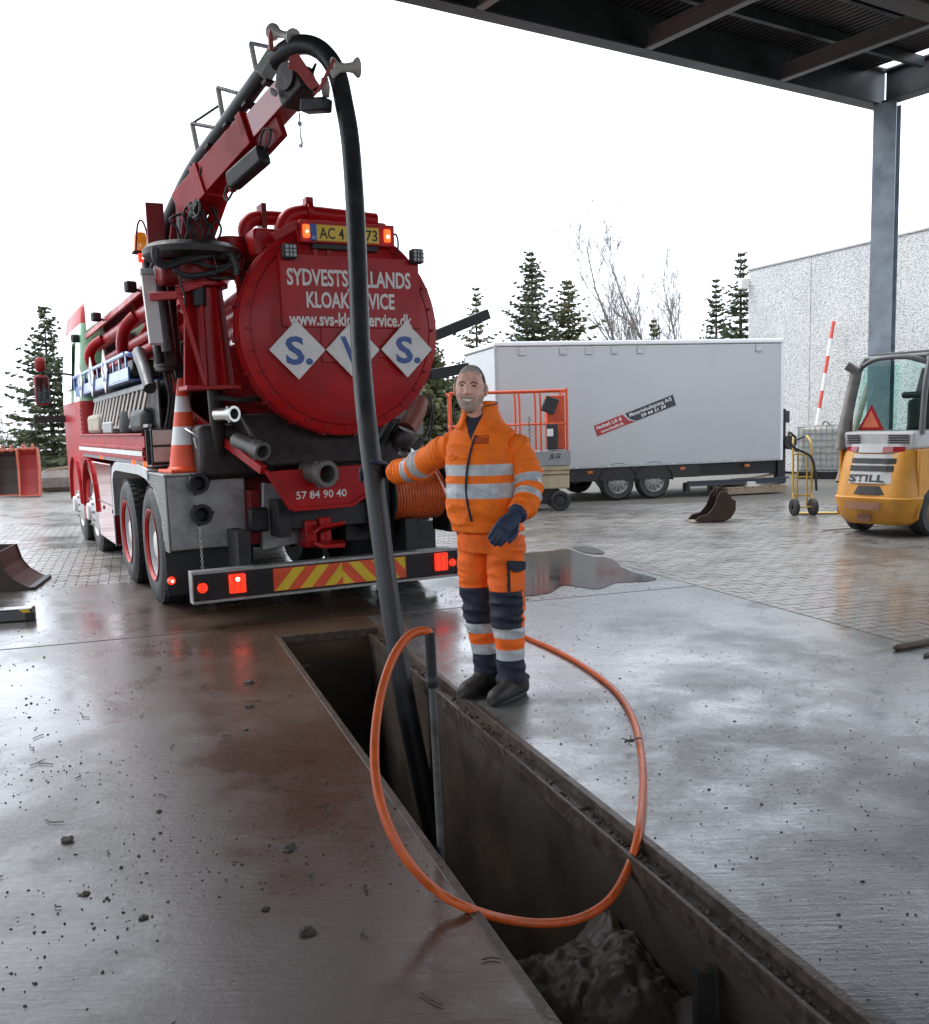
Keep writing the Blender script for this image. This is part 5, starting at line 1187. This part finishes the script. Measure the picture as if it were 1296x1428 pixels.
# ------------------------------------------------------------ caged liquid container by the wall
ib=empty('liquid_container',(8.25,22.3,0),math.atan2(-.923,.384)+R(90)-R(52)); 
K(MB().b(-.58,.58,-.48,.48,.17,1.12),'plastic_tank',mat('milky_plastic',(.52,.50,.44),.45,var=.15,dirt=.3,dcol=(.3,.27,.2)),ib,0,.05)
for y in (-.4,0,.4): K(MB().b(-.6,.6,y-.06,y+.06,.0,.15),'pallet_bearer',DARK,ib)
cgw=MB()
for s in (-1,1):
    for k in range(11): cgw.bar((-.6+k*.12,.5*s,.15),(-.6+k*.12,.5*s,1.15),.016,.016); 
    for k in range(9): cgw.bar((.6*s,-.5+k*.125,.15),(.6*s,-.5+k*.125,1.15),.016,.016)
for k in range(8):
    z=.16+k*.14
    for s in (-1,1): cgw.bar((-.6,.506*s,z),(.6,.506*s,z),.014,.014); cgw.bar((.606*s,-.5,z),(.606*s,.5,z),.014,.014)
K(cgw,'wire_cage',GALV,ib,0,0); K(MB().tube([(-.6,-.5,1.15),(.6,-.5,1.15),(.6,.5,1.15),(-.6,.5,1.15)],.02,6,True,True),'top_rail',CHROME,ib,0,0)
K(MB().cyl((0,0,1.12),(0,0,1.17),.11,n=18),'cap',DARK,ib); K(MB().tube(cr([(-.1,-.45,1.14),(-.07,-.45,1.24),(.03,-.45,1.22),(.05,-.45,1.14)],4),.012,6),'wire_loop',DARK,ib,60,0)
tag(ib,'pale plastic liquid container in a wire cage in front of the concrete hall','container')
# red and white survey pole against the wall, wooden post behind the forklift
pa,pb=at(1163,448,22.95),at(1136,612,22.75); d=(pa-pb); pb=pb-d*(pb.z/d.z)
sv=empty('marker_pole',pb); PR=mat('pole_red',(.62,.07,.05),.45,var=.1); PWt=mat('pole_white',(.75,.75,.75),.4,var=.05)
n_=9; L_=pa-pb; bpy.context.view_layer.update()
for k in range(n_): K(MB().cyl(L_*(k/n_),L_*((k+1)/n_),.038,n=12),'pole_band',PR if k%2==0 else PWt,sv,38,0)
tag(sv,'red and white banded marker pole leaning against the concrete hall wall','pole')
a_,b2=at(1212,535,21.2),at(1192,600,21.0); d=a_-b2; b2=b2-d*(b2.z/d.z)
tag(MB().cyl(b2,a_,.07,.06,10).build('wooden_post',mat('weathered_post',(.26,.20,.16),.8,var=.3),None,40,0),'weathered wooden post leaning on the hall wall behind the forklift exhaust','post')
# ------------------------------------------------------------ buckets at the far left
def dbucket(name,loc_,rz,w_,h_,inner,lab):
    o=empty(name,loc_,rz)
    pf_=[(0,0),(.30,.0),(.46,.25),(.52,h_*.55),(.50,h_*.85),(.38,h_)]
    s_=MB()
    for i in range(len(pf_)-1): s_.bar((0,pf_[i][0],pf_[i][1]+.012),(0,pf_[i+1][0],pf_[i+1][1]+.012),w_,.02)
    K(s_,'bucket_shell',inner,o,0,0)
    for sx in (-1,1): K(MB().prism([V((sx*w_/2,a,b)) for a,b in ((-.02,0),(.32,.0),(.48,.25),(.54,h_*.55),(.52,h_*.87),(.38,h_+.02),(.10,h_+.02),(.14,h_*.55),(.06,h_*.25))],(sx*.03,0,0)),'side_plate',ORB,o,0,.004)
    K(MB().b(-w_/2,w_/2,-.04,.05,.0,.03),'cutting_edge',ORB,o); K(MB().bar((-w_/2,.2,h_+.01),(w_/2,.2,h_+.01),.05,.05),'top_bar',ORB,o); K(MB().b(-.12,-.08,.3,.5,h_-.05,h_+.12).b(.08,.12,.3,.5,h_-.05,h_+.12),'lugs',ORB,o)
    return tag(o,lab,'bucket','digger buckets by the spruce')
ORB=mat('orange_red_bucket',(.45,.11,.06),.5,var=.2,dirt=.3); 
RB=mat('bucket_red',(.42,.03,.03),.45,var=.2,dirt=.25); DB=mat('bucket_dark',(.05,.04,.035),.6,var=.3,dirt=.3)
dbucket('excavator_bucket',gnd(13,691.5),R(20),.44,1.12,DB,'upright digger bucket with dark inside and orange rim beside the red one')
dbucket('excavator_bucket',gnd(42,692),R(16),.42,1.15,RB,'upright digger bucket, bright red inside, standing before the spruce')
lbk=empty('ditching_bucket',gnd(85,684.5),R(6))
K(MB().prism([V((-.5,a,b)) for a,b in ((0,.0),(.5,0),(.6,.3),(.45,.52),(.2,.55),(.02,.35))],(1.5,0,0)),'bucket_shell',mat('grey_brown_bucket',(.17,.145,.125),.6,var=.3),lbk,0,.03); K(MB().prism([V((.48,a,b)) for a,b in ((-.01,.0),(.5,0),(.6,.25),(.3,.32),(-.01,.3))],(.012,0,0)),'red_side',RB,lbk); K(MB().b(-.5,1.0,-.03,.0,.0,.10),'cutting_edge',RU,lbk); K(MB().bar((-.4,.2,.55),(.7,.35,.66),.06,.06),'wood_scrap',PW,lbk)
tag(lbk,'low wide grey-brown ditching bucket with a red end beside the truck cab','bucket')
# brown plough-shaped bucket and black beam at the edge of the slab
g0=gnd(45,823); nb_=empty('grading_bucket',g0,R(12)); 
po=[(0,.012),(-.07,.05),(-.17,.12),(-.24,.22),(-.28,.38),(-.9,.40),(-.9,.0),(-.05,.0)]
K(MB().prism([V((a,0,b)) for a,b in po],(0,.03,0)),'side_plate',RU,nb_,0,.004); K(MB().prism([V((a,.8,b)) for a,b in po],(0,.03,0)),'side_plate',RU,nb_,0,.004)
s_=MB(); 
for i in range(4): s_.bar((po[i][0]-.02,.41,po[i][1]),(po[i+1][0]-.02,.41,po[i+1][1]),.78,.016)
K(s_,'bucket_shell',RU,nb_,0,0); K(MB().b(-.05,.03,.0,.83,.002,.03),'cutting_edge',DARK,nb_)
tag(nb_,'brown steel grading bucket lying on the slab edge beside the black beam','bucket')
g1=gnd(46,866); bm2=empty('steel_beam',g1,R(13)); K(MB().b(-1.2,0,0,.16,.0,.105),'beam_body',mat('wet_black_steel',(.02,.02,.022),.25,var=.2,coat=.5),bm2,0,.012); K(MB().b(-.06,.012,-.012,.03,.0,.075),'beam_tip',DARK,bm2,0,.01)
K(MB().prism([V((-.10,-.004,.10)),V((-.03,-.004,.04)),V((-.004,-.004,.06)),V((-.03,-.004,.105))],(0,.003,0)),'yellow_paint',YEL,bm2,0,0)
tag(bm2,'short black steel beam with worn yellow end lying on the wet slab','beam')
# ------------------------------------------------------------ orange jetting hose with lance
jh=empty('jetting_hose',gnd(735,890)); bpy.context.view_layer.update()
g=gnd(611,1180)
A=[(599,889,3.405),(597,881,3.40),(585,880,3.39),(567,890,3.36),(547,920,3.30),(531,970,3.20),(523,1030,3.09),(525,1090,3.0),(541,1150,2.93),(572,1205,2.90),(613,1245,2.925)]
path=[at(*a) for a in A]+[gnd(652,1266,.016)]+[at(*a) for a in ((700,1281,2.99),(755,1288,3.04),(808,1281,3.10),(850,1255,3.20),(876,1212,3.34))]
path+=[gnd(x,y,.014) for x,y in ((891,1160),(897,1100),(895,1050),(884,1003),(862,967),(832,941),(798,919),(765,902),(735,889))]
path+=[at(705,872,7.05),at(672,830,7.4),at(645,760,7.8),at(627,705,8.1)]+[TO+RGT*2.25+FWD*-1.14+V((0,0,1.06)),TO+RGT*2.23+FWD*-1.02+V((0,0,1.10))]
kid(MB().tube(cr(path,6),.0155,10).build('hose',ORH,None,60),jh)
LS=mat('lance_steel',(.11,.115,.11),.45,metal=.5,var=.35,scale=20,dirt=.4,dscale=8,dcol=(.06,.045,.035))
lt=at(599.5,889,3.405); lt.z-=.0; lbm=V((g.x+.03,g.y+.035,-1.3))
dl=(lt-lbm).normalized()
kid(MB().cyl(lbm,lt-dl*.12,.0135,n=12).build('lance',LS,None,60),jh); kid(MB().cyl(lt-dl*.17,lt+dl*.02,.019,n=14).lathe([(.019,0),(.023,.01),(.023,.03),(.019,.04)],lt-dl*.18,dl,14).build('coupling',DARK,None,40),jh)
tag(jh,'orange jetting hose looping over the pit with a steel lance at its end','hose')
tw_=MB(); tc_=gnd(880,1033,.035)
for k in range(7): 
    a=random.uniform(0,6.3); tw_.tube([tc_+V((math.cos(a),math.sin(a),0))*-.02,tc_+V((math.cos(a)*.05,math.sin(a)*.05,.012*random.uniform(-1,1.5)))],.003,5)
tag(tw_.build('twig',WOOD,None,0),'small brown twig caught on the orange hose on the slab','twig')
# ------------------------------------------------------------ worker in orange high-visibility clothing
man=empty('person',(.16,5.36,0)); bpy.context.view_layer.update()
tag(man,'person in orange hi-vis workwear standing at the pit edge, one hand on the suction hose','person')
FD=V((-.36,-.93,0)).normalized(); LD=V((-FD.y,FD.x,0))   # facing; towards the person's left hand
bd_=MB()
def ell(c,a,b,n=28,ax=LD,ay=FD,sq=2.2,tilt=None):
    out=[]
    for k in range(n):
        t=2*math.pi*k/n; ct,st_=math.cos(t),math.sin(t)
        x=a*math.copysign(abs(ct)**(2/sq),ct); y=b*math.copysign(abs(st_)**(2/sq),st_)
        out.append(V(c)+ax*x+ay*y)
    return out
def PX(x,y,Y): return at(x,y,Y)
tor=[(684,768,5.40,.150,.125),(683,750,5.40,.160,.130),(682,741,5.40,.160,.130),(681,738,5.40,.196,.160),(679,733,5.40,.190,.158),(678,722,5.395,.198,.163),(676,705,5.39,.204,.170),(674,685,5.39,.204,.168),(673,660,5.395,.200,.158),(673,635,5.40,.204,.148),(673,617,5.405,.196,.136),(673,604,5.41,.178,.122),(673,594,5.41,.138,.108),(671,585,5.41,.100,.095),(670,578,5.405,.078,.080),(668,570,5.39,.064,.070)]
bd_.rings([ell(PX(x,y,Y),a*1.0,b) for x,y,Y,a,b in tor])
segs=[]
def limb(name,pts,rs,n=18):
    P=[V(p) for p in pts]; S=cr(P,5); m=len(S); R_=[]
    for i in range(m):
        t=i/5; k=min(int(t),len(rs)-2); R_.append(rs[k]+(rs[k+1]-rs[k])*(t-k))
    bd_.tube(S,R_,n); segs.append((name,S,R_))
# legs (right leg is the one further from the camera)
limb('legR',[PX(664,748,5.47),PX(664,800,5.47),PX(668,850,5.46),PX(676,900,5.47),PX(683,945,5.50),V(gnd(687,952))+V((0,0,.05))],[.100,.097,.085,.074,.073,.070])
limb('legL',[PX(705,748,5.34),PX(706,800,5.32),PX(708,850,5.30),PX(712,900,5.31),PX(714,945,5.33),V(gnd(718,960))+V((0,0,.05))],[.105,.101,.088,.078,.077,.072])
# arms
Hc=at(520,657,6.01)
wr=Hc+V((.125,-.06,.0))
limb('armR',[PX(645,616,5.44),PX(620,627,5.50),PX(598,641,5.62),PX(577,653,5.76),PX(557,658,5.86),wr],[.068,.073,.071,.066,.060,.048])
limb('armL',[PX(704,614,5.36),PX(722,625,5.33),PX(733,650,5.31),PX(738,680,5.27),PX(733,702,5.21),PX(720,718,5.14)],[.066,.073,.073,.070,.066,.052])
# boots
def boot(toe,heel,nm):
    toe=V(toe);heel=V(heel);f=(toe-heel).normalized();L_=.30; s_=V((-f.y,f.x,0)); rs=[]
    for t,w_,h_ in ((-.015,.03,.09),(.02,.042,.13),(.08,.046,.16),(.14,.047,.135),(.19,.051,.105),(.24,.053,.092),(.285,.045,.080),(.315,.026,.055)):
        c=heel+f*t; ring=[]
        for k in range(20):
            a=2*math.pi*k/20; x=math.cos(a); z=math.sin(a); z=(z+1)/2
            ring.append(c+s_*x*w_*(1.06 if z<.3 else 1)+V((0,0,max(.0,z)*h_+.004)))
        rs.append(ring)
    bd_.rings(rs)
    segs.append((nm,[heel+V((0,0,.05)),heel+f*.15+V((0,0,.05)),toe+V((0,0,.04))],[.075,.06,.055])); return f
rh=gnd(694,958); lh=gnd(731,967)
boot(rh+(gnd(656,971)-rh).normalized()*.3,rh,'bootR'); boot(lh+(gnd(690,984)-lh).normalized()*.3,lh,'bootL')
# hands
hands=[]
def fin(pts,r_): 
    bd_.tube(cr(pts,4),r_,8); S=[V(p) for p in pts]; segs.append(('hand',S,[r_*1.15]*len(S)))
def palm(rings_): bd_.rings(rings_)
# right hand round the suction hose: fingers pass behind it and show on its far side
hy=V((1,0,0)); back=V((0,1,0)); R0=.062+.013
pc=Hc+V((.082,.01,0))
bd_.rings([ell(wr+(pc-wr)*t+V((0,0,0)),.030,.044 if t>.3 else .034,16,V((0,1,0)),V((0,0,1))) for t in (0,.35,.7,1.05)]); segs.append(('hand',[wr+(pc-wr)*.2,pc],[.05,.05]))
for k in range(4):
    z=.034-.023*k; L_=[]
    for j in range(6):
        a=R(20+j*(34 if k in (1,2) else 31)); L_.append(Hc+V((math.cos(a)*R0,math.sin(a)*R0,z-.004*j)))
    fin([pc+V((0,.01,z))]+L_,.0125)
L_=[pc+V((0,-.01,.03))]
for j in range(4):
    a=R(-15-j*26); L_.append(Hc+V((math.cos(a)*R0,math.sin(a)*R0,.045+.006*j)))
fin(L_,.014)
# left hand hanging in front of the thigh
w0=PX(721,717,5.14); kn=PX(702,737,5.09); tip=PX(686,762,5.085)
ax_=(kn-w0).normalized(); nrm_=(CAM-kn).normalized(); sd_=ax_.cross(nrm_).normalized(); nrm_=sd_.cross(ax_)
bd_.rings([ell(w0.lerp(kn,t),wq,.024,16,sd_,nrm_) for t,wq in ((-.1,.036),(.3,.044),(.7,.052),(1.05,.048))]); segs.append(('hand',[w0,kn],[.055,.055]))
fd_=(tip-kn).normalized()
for k in range(4):
    o_=sd_*(.036-.024*k); L_=(.082,.092,.088,.07)[k]
    fin([kn+o_-fd_*.01,kn+o_*1.05+fd_*L_*.45+nrm_*.006,kn+o_*1.0+fd_*L_*.8-nrm_*.006,kn+o_*.95+fd_*L_-nrm_*.020],.0125)
fin([w0.lerp(kn,.35)+sd_*-.035,w0.lerp(kn,.75)+sd_*-.062+nrm_*.012,kn+sd_*-.064+fd_*.02+nrm_*.02,kn+sd_*-.055+fd_*.045+nrm_*.022],.014)
# skin everything into one surface
raw=bpy.data.objects.new('raw',bd_.mesh('raw',0)); C.objects.link(raw)
rm=raw.modifiers.new('r','REMESH'); rm.mode='VOXEL'; rm.voxel_size=.0046
sm=raw.modifiers.new('s','SMOOTH'); sm.iterations=5; sm.factor=.5
bpy.context.view_layer.update()
me=bpy.data.meshes.new_from_object(raw.evaluated_get(bpy.context.evaluated_depsgraph_get())); bpy.data.objects.remove(raw)
import numpy as np
nv=len(me.vertices); co_=np.empty(nv*3); me.vertices.foreach_get('co',co_); co_=co_.reshape(-1,3)
no_=np.empty(nv*3); me.vertices.foreach_get('normal',no_); no_=no_.reshape(-1,3)
segs.append(('torso',[PX(x,y,Y) for x,y,Y,a,b in tor],[a*.92 for x,y,Y,a,b in tor]))
def classify(Pn):
    best=np.full(len(Pn),9e9); cl_=np.zeros(len(Pn),int); tt=np.zeros(len(Pn))
    for i,(nm,S,Rr) in enumerate(segs):
        acc=0; tot=sum((S[k+1]-S[k]).length for k in range(len(S)-1))
        for k in range(len(S)-1):
            a=np.array(S[k]); d=np.array(S[k+1])-a; L2=d@d+1e-12; t=np.clip(((Pn-a)@d)/L2,0,1)
            ds=np.linalg.norm(Pn-a-t[:,None]*d,axis=1)/(Rr[k]+(Rr[min(k+1,len(Rr)-1)]-Rr[k])*t)
            m_=ds<best; best[m_]=ds[m_]; cl_[m_]=i; tt[m_]=(acc+t[m_]*math.sqrt(L2))/tot
            acc+=math.sqrt(L2)
    return cl_,tt
cl_,tt=classify(co_)
names=[s_[0] for s_ in segs]
disp=np.zeros(nv)
N3=noise.noise
def bell(t,c,w_): return math.exp(-((t-c)/w_)**2)
for i in range(nv):
    nm=names[cl_[i]]; p=co_[i]; t=tt[i]
    if nm in ('hand','bootL','bootR'): disp[i]=.0012*N3(V(p)*90); continue
    if nm.startswith('leg'):
        amp=.004+.010*bell(t,.42,.14)+.014*bell(t,.95,.16)+.007*bell(t,.05,.12); q=V((p[0]*5+p[2]*3,p[1]*5,p[2]*17))
    elif nm=='torso':
        z=p[2]; amp=.005+.009*bell(z,1.02,.10)+.006*bell(z,1.36,.07); q=V((p[0]*5+p[2]*5,p[1]*5,z*13))
        if z<.96: amp=.006; q=V((p[0]*9,p[1]*9,z*7))
    else:
        amp=.004+.012*bell(t,.55,.20)+.010*bell(t,.85,.10)+.007*bell(t,.15,.12); amp*=min(1,max(0,(.985-t)/.05)); q=V((p[0]*4,p[1]*4,t*13+p[2]*3))
    v_=N3(q); v3=N3(q*.5+V((9,2,4))); v4=N3(V(p)*42)
    disp[i]=amp*(1-2.4*abs(v_))+amp*.5*v3+.0012*v4
co_=co_+no_*disp[:,None]
me.vertices.foreach_set('co',co_.ravel()); me.update()
# colours of the clothes
def cloth(name,c,**k): return mat(name,c,.75,var=.12,scale=18,bump=.12,bscale=300,**k)
MO=cloth('hi_vis_orange',(1.,.185,.004),dirt=.10,dscale=5,dcol=(.40,.09,.03)); MOT=cloth('hi_vis_orange_trousers',(.95,.15,.006),dirt=.30,dscale=6,dcol=(.30,.07,.03))
MR=mat('reflective_tape',(.50,.52,.53),.35,var=.2,scale=25,dirt=.2,dscale=9,dcol=(.25,.24,.23)); MN=cloth('navy_cloth',(.014,.018,.032),dirt=.25,dscale=12,dcol=(.07,.06,.055))
MG=mat('glove_navy',(.020,.035,.085),.65,var=.3,scale=30,dirt=.5,dscale=14,dcol=(.11,.075,.05)); MBt=mat('boot_leather',(.025,.022,.020),.6,var=.4,scale=25,bump=.3,dirt=.5,dscale=10,dcol=(.07,.055,.045))
MS=mat('skin',(.78,.43,.32),.5,var=.2,scale=30); MBe=mat('grey_beard',(.54,.43,.36),.8,var=.35,scale=120,bump=.5,bscale=250); MH=mat('grey_hair',(.44,.39,.355),.75,var=.4,scale=90,bump=.6,bscale=220); ME=mat('eye_dark',(.035,.022,.018),.3,var=.1); MT=mat('teeth',(.8,.75,.7),.3,var=.05); ML=mat('lips',(.34,.12,.10),.45); MHD=mat('dark_hair',(.07,.06,.06),.75,var=.3,scale=90,bump=.5,bscale=220)
slots=[MO,MOT,MR,MN,MG,MBt,MS,MBe,MH,ME,MT,ML,MHD]
me.materials.clear()
for m_ in slots: me.materials.append(m_)
npoly=len(me.polygons); ctr=np.empty(npoly*3); me.polygons.foreach_get('center',ctr); ctr=ctr.reshape(-1,3)
cl_,tt=classify(ctr); mi=np.zeros(npoly,int)
AXR=PX(667,845,5.46); AXL=PX(708,845,5.30); neckc=np.array(PX(670,583,5.405)); zip0=np.array(PX(666,607,5.27))
hem=PX(676,739,5.39).z
for i in range(npoly):
    nm=names[cl_[i]]; t=tt[i]; x,y,z=ctr[i]
    if nm=='hand': k=4
    elif nm.startswith('boot'): k=5
    elif nm.startswith('leg'):
        if z<.085: k=5
        elif z<.225: k=3
        elif z<.283: k=2
        elif z<.345: k=1
        elif z<.402: k=2
        elif z<.605 and (ctr[i]-np.array(AXR if nm=='legR' else AXL))@np.array(FD)>.018: k=3
        else: k=1
    elif nm.startswith('arm'):
        if nm=='armR': k=2 if (.47<t<.57 or .64<t<.735) else 0
        else: k=2 if (.475<t<.585 or .665<t<.755) else 0
    else:
        rel=ctr[i]-neckc; fr=rel@np.array(FD); lt_=rel@np.array(LD)
        if z<hem+.0: k=1
        elif 1.106<z<1.185 or 1.228<z<1.284: k=2
        elif z>neckc[2]+.02: k=3
        elif fr>.02 and abs(lt_+.012)<max(0,(z-(neckc[2]-.115)))*.42: k=3
        else: k=0
    mi[i]=k
me.polygons.foreach_set('material_index',mi.tolist()); me.polygons.foreach_set('use_smooth',[True]*npoly)
# head: finely meshed, joined into the same body mesh
hc=PX(656.5,543,5.33); HFd=V((-.17,-.98,.0)).normalized(); HR=V((-HFd.y,HFd.x,0)); HU=Z_
tilt=Matrix.Rotation(R(-5),3,HFd); HR=tilt@HR; HU=tilt@HU
NA,NB=150,120; hv=[];hf=[];hm=[]
def g2(x,z,cx_,cz_,sx,sz): return math.exp(-((x-cx_)/sx)**2-((z-cz_)/sz)**2)
hl=[]
for j in range(NB+1):
    th=math.pi*j/NB
    for i in range(NA):
        ph=2*math.pi*i/NA
        sx_=math.sin(th)*math.sin(ph); sy_=math.sin(th)*math.cos(ph); sz_=math.cos(th)
        z=.126*sz_
        low=max(0,-sz_); a=.079*(1-.20*low**1.6); b=.100*(1-.06*low)
        x=a*math.copysign(abs(sx_)**.92,sx_); y=b*math.copysign(abs(sy_)**.9,sy_)
        if sz_>0: y*=1.0; 
        y+= .012*low**2*(1 if sy_>0 else -.6)
        if sy_>0.05:
            f=min(1,sy_*2.2)
            d=0
            d+=.026*math.exp(-(x/.0125)**2)*max(0,min(1,(.030-z)/.055))*(1 if z>-.022 else math.exp(-((z+.022)/.008)**2))
            d+=.008*(g2(x,z,.014,-.022,.008,.008)+g2(x,z,-.014,-.022,.008,.008))
            d-=.011*(g2(x,z,.031,.018,.017,.013)+g2(x,z,-.031,.018,.017,.013))
            d+=.006*(g2(x,z,.03,.040,.024,.009)+g2(x,z,-.03,.040,.024,.009))
            d+=.008*(g2(x,z,.043,-.022,.020,.018)+g2(x,z,-.043,-.022,.020,.018))
            mz=-.056+6.5*x*x
            d-=.006*math.exp(-((z-mz)/.0045)**2)*math.exp(-(x/.034)**4)
            d+=.005*g2(x,z,0,-.043,.028,.007)+.004*g2(x,z,0,-.071,.018,.008)
            d+=.008*g2(x,z,0,-.104,.026,.02)
            y+=d*f
        if z>.07 or (sy_<.1 and z>-.02): 
            k_=1+.045*min(1,max(0,(z-.05)/.05) if sy_>.1 else .8); x*=k_; y*=k_; z*=1+.02*max(0,z/.12)
        hl.append((x,y,z)); hv.append(hc+HR*x+HFd*y+HU*z)
for j in range(NB):
    for i in range(NA):
        k=(i+1)%NA; q=(j*NA+i,(j+1)*NA+i,(j+1)*NA+k,j*NA+k); hf.append(q)
        x=sum(hl[u][0] for u in q)/4; y=sum(hl[u][1] for u in q)/4; z=sum(hl[u][2] for u in q)/4
        n1=N3(V((x,y,z))*60)*.007
        m_=6; mz=-.056+6.5*x*x
        if y>0 and z<.06:
            for ex in (-.031,.031):
                if ((x-ex)/.0135)**2+((z-.017)/.0048)**2<1: m_=9
                if abs(z-(.036-2.5*(x-ex)**2*9))<.0035 and abs(x-ex)<.018: m_=12
            if m_==6 and abs(z-mz)<.0072*(1-(x/.034)**2) and abs(x)<.032: m_=10
            elif m_==6 and abs(z-mz)<.0115*(1-(x/.042)**2) and abs(x)<.038: m_=11
            elif m_==6 and (-.052<z-n1<-.036 and abs(x)<.036): m_=7
            elif m_==6 and z+n1<-.064 : m_=7
            elif m_==6 and abs(x)>.052 and z+n1<-.028-.35*(.075-abs(x)): m_=7
        # hairline: receding forehead, short sides
        if z+n1*2>.076+.014*math.cos(x/.03)*(1 if y>0 else 0)-.10*max(0,.045-y)*2: m_=8
        if y<.038+n1 and z>-.01-(.06 if y<-.02 else 0): m_=8 if (x<.03) else 12 if z>.035 else 8
        hm.append(m_)
for s in (-1,1):   # ears
    o=len(hv); n1,n2=14,10
    c=V((s*.078,-.004,.0))
    for j in range(n2+1):
        for i in range(n1):
            th=math.pi*j/n2; ph=2*math.pi*i/n1
            l_=c+V((s*(.009*math.sin(th)*math.cos(ph)+.008*math.sin(th)),.020*math.sin(th)*math.sin(ph),.034*math.cos(th)))
            hv.append(hc+HR*l_.x+HFd*l_.y+HU*l_.z)
    for j in range(n2):
        for i in range(n1): hf.append((o+j*n1+i,o+(j+1)*n1+i,o+(j+1)*n1+(i+1)%n1,o+j*n1+(i+1)%n1)); hm.append(6)
# neck
o=len(hv); nn=24
for k,(c,r_) in enumerate(((hc-HU*.06-HFd*.012,.058),(PX(669,585,5.39),.066))):
    for i in range(nn): a=2*math.pi*i/nn; hv.append(V(c)+HR*math.cos(a)*r_+HFd*math.sin(a)*r_)
for i in range(nn): hf.append((o+i,o+(i+1)%nn,o+nn+(i+1)%nn,o+nn+i)); hm.append(6)
bm=bmesh.new(); bm.from_mesh(me)
bv=[bm.verts.new(v) for v in hv]
for f_,m_ in zip(hf,hm):
    try: fc=bm.faces.new([bv[k] for k in f_]); fc.material_index=m_; fc.smooth=True
    except ValueError: pass
bmesh.ops.recalc_face_normals(bm,faces=bm.faces[:]); bm.to_mesh(me); bm.free()
body=bpy.data.objects.new('body',me); C.objects.link(body); kid(body,man)
# collar, zip, badge, pocket, knee seams
def shell(P,dx,dz): pass
cn=[]
for lev,(yy,a,b) in enumerate(((594,.142,.126),(584,.116,.112),(574,.100,.102),(564,.100,.104))):
    c=PX(670-lev*.3,yy,5.405); row=[]
    for k in range(25):
        t=R(90+32+ (360-64)*k/24); row.append(c+LD*math.cos(t)*a+FD*math.sin(t)*b+V((0,0,.018*math.cos(t-R(270)))))
    cn.append(row)
vs=[p for r_ in cn for p in r_]; fs=[(j*25+k,j*25+k+1,(j+1)*25+k+1,(j+1)*25+k) for j in range(3) for k in range(24)]
co2=kid(MB().add(vs,fs).build('collar',MO,None,60),man); sm_=co2.modifiers.new('s','SOLIDIFY'); sm_.thickness=.012; sm_.offset=1
ci=[[p+(PX(670,yy,5.405)-p)*.10 for p in r_] for r_,yy in zip(cn,(594,584,574,564))]
vs=[p+V((0,0,.004)) for r_ in ci for p in r_]
co3=kid(MB().add(vs,fs).build('inner_collar',MN,None,60),man); sm_=co3.modifiers.new('s','SOLIDIFY'); sm_.thickness=.006
deps=bpy.context.evaluated_depsgraph_get()
from mathutils.bvhtree import BVHTree
bvh=BVHTree.FromPolygons([v.co.copy() for v in me.vertices],[tuple(p.vertices) for p in me.polygons])
def onb(x,y,off=.003):
    d=ray(x,y).normalized(); h_=bvh.ray_cast(CAM,d)
    return (h_[0]-d*off) if h_[0] else at(x,y,5.25)
# zip runs down the jacket front
zp=[onb(x,y,.004) for x,y in ((664,607),(659,620),(654,640),(651,660),(650,680),(652,700),(655,715),(658,727))]
kid(MB().tube(cr(zp,4),.0065,6).build('zip',MN,None,60),man)
def patch(name,pts,m,t=.004,off=.003):
    P=[onb(x,y,off+.006) for x,y in pts]; return kid(MB().prism(P,FD*t).build(name,m,None,0,.001),man)
SEAM=mat('dark_orange_seam',(.50,.07,.01),.8)
patch('chest_badge',[(663,610),(679,610),(679,617),(663,618)],SEAM)
for pts in ([(661,609),(681,607)],[(681,607),(681,618)],[(681,618),(661,618)]):
    kid(MB().tube([onb(*p,.002) for p in pts],.003,5).build('seam',SEAM,None,60),man)
kid(MB().tube([onb(x,y,.001) for x,y in ((624,633),(627,638),(631,634),(634,639),(638,636))],.0022,5).build('emblem',SEAM,None,60),man)
kid(MB().tube([onb(x,y,.001) for x,y in ((626,641),(632,642),(637,640))],.0022,5).build('emblem',SEAM,None,60),man)
pk=[onb(x,y,.016) for x,y in ((711,786),(731,788),(731,822),(712,824))]
kid(MB().prism(pk,-FD*.02).build('cargo_pocket',MOT,None,0,.006),man)
pk=[onb(x,y,.030) for x,y in ((707,782),(733,783),(733,794),(722,799),(707,793))]
kid(MB().prism(pk,-FD*.012).build('pocket_flap',MN,None,0,.004),man)
kid(MB().prism([onb(x,y,.014) for x,y in ((707,783),(711,783),(711,826),(708,826))],-FD*.012).build('pocket_trim',MN,None,0,.003),man)
kid(MB().cyl(onb(731,787,.045),onb(731,787,.03),.010,n=12).build('pocket_stud',CHROME,None,40),man)
# laces / soles
for nm,(hx,tx) in dict(a=(rh,gnd(656,971)),b=(lh,gnd(690,984))).items():
    f=(tx-hx).normalized(); s_=V((-f.y,f.x,0)); lc=MB()
    for k in range(4): 
        c=hx+f*(.12+.028*k)+V((0,0,.148-.018*k)); lc.tube([c-s_*.026,c+V((0,0,.004)),c+s_*.026],.003,5)
    kid(lc.build('boot_laces',BLACK,None,60),man)
    so_=MB(); pts=[]
    for k in range(22):
        a=2*math.pi*k/22; pts.append(hx+f*(.15+.168*math.cos(a))+s_*(.050*math.sin(a)*(1+.10*math.cos(a)))+V((0,0,.003)))
    kid(so_.prism(pts,(0,0,.022)).build('boot_sole',BLACK,None,0,.004),man)
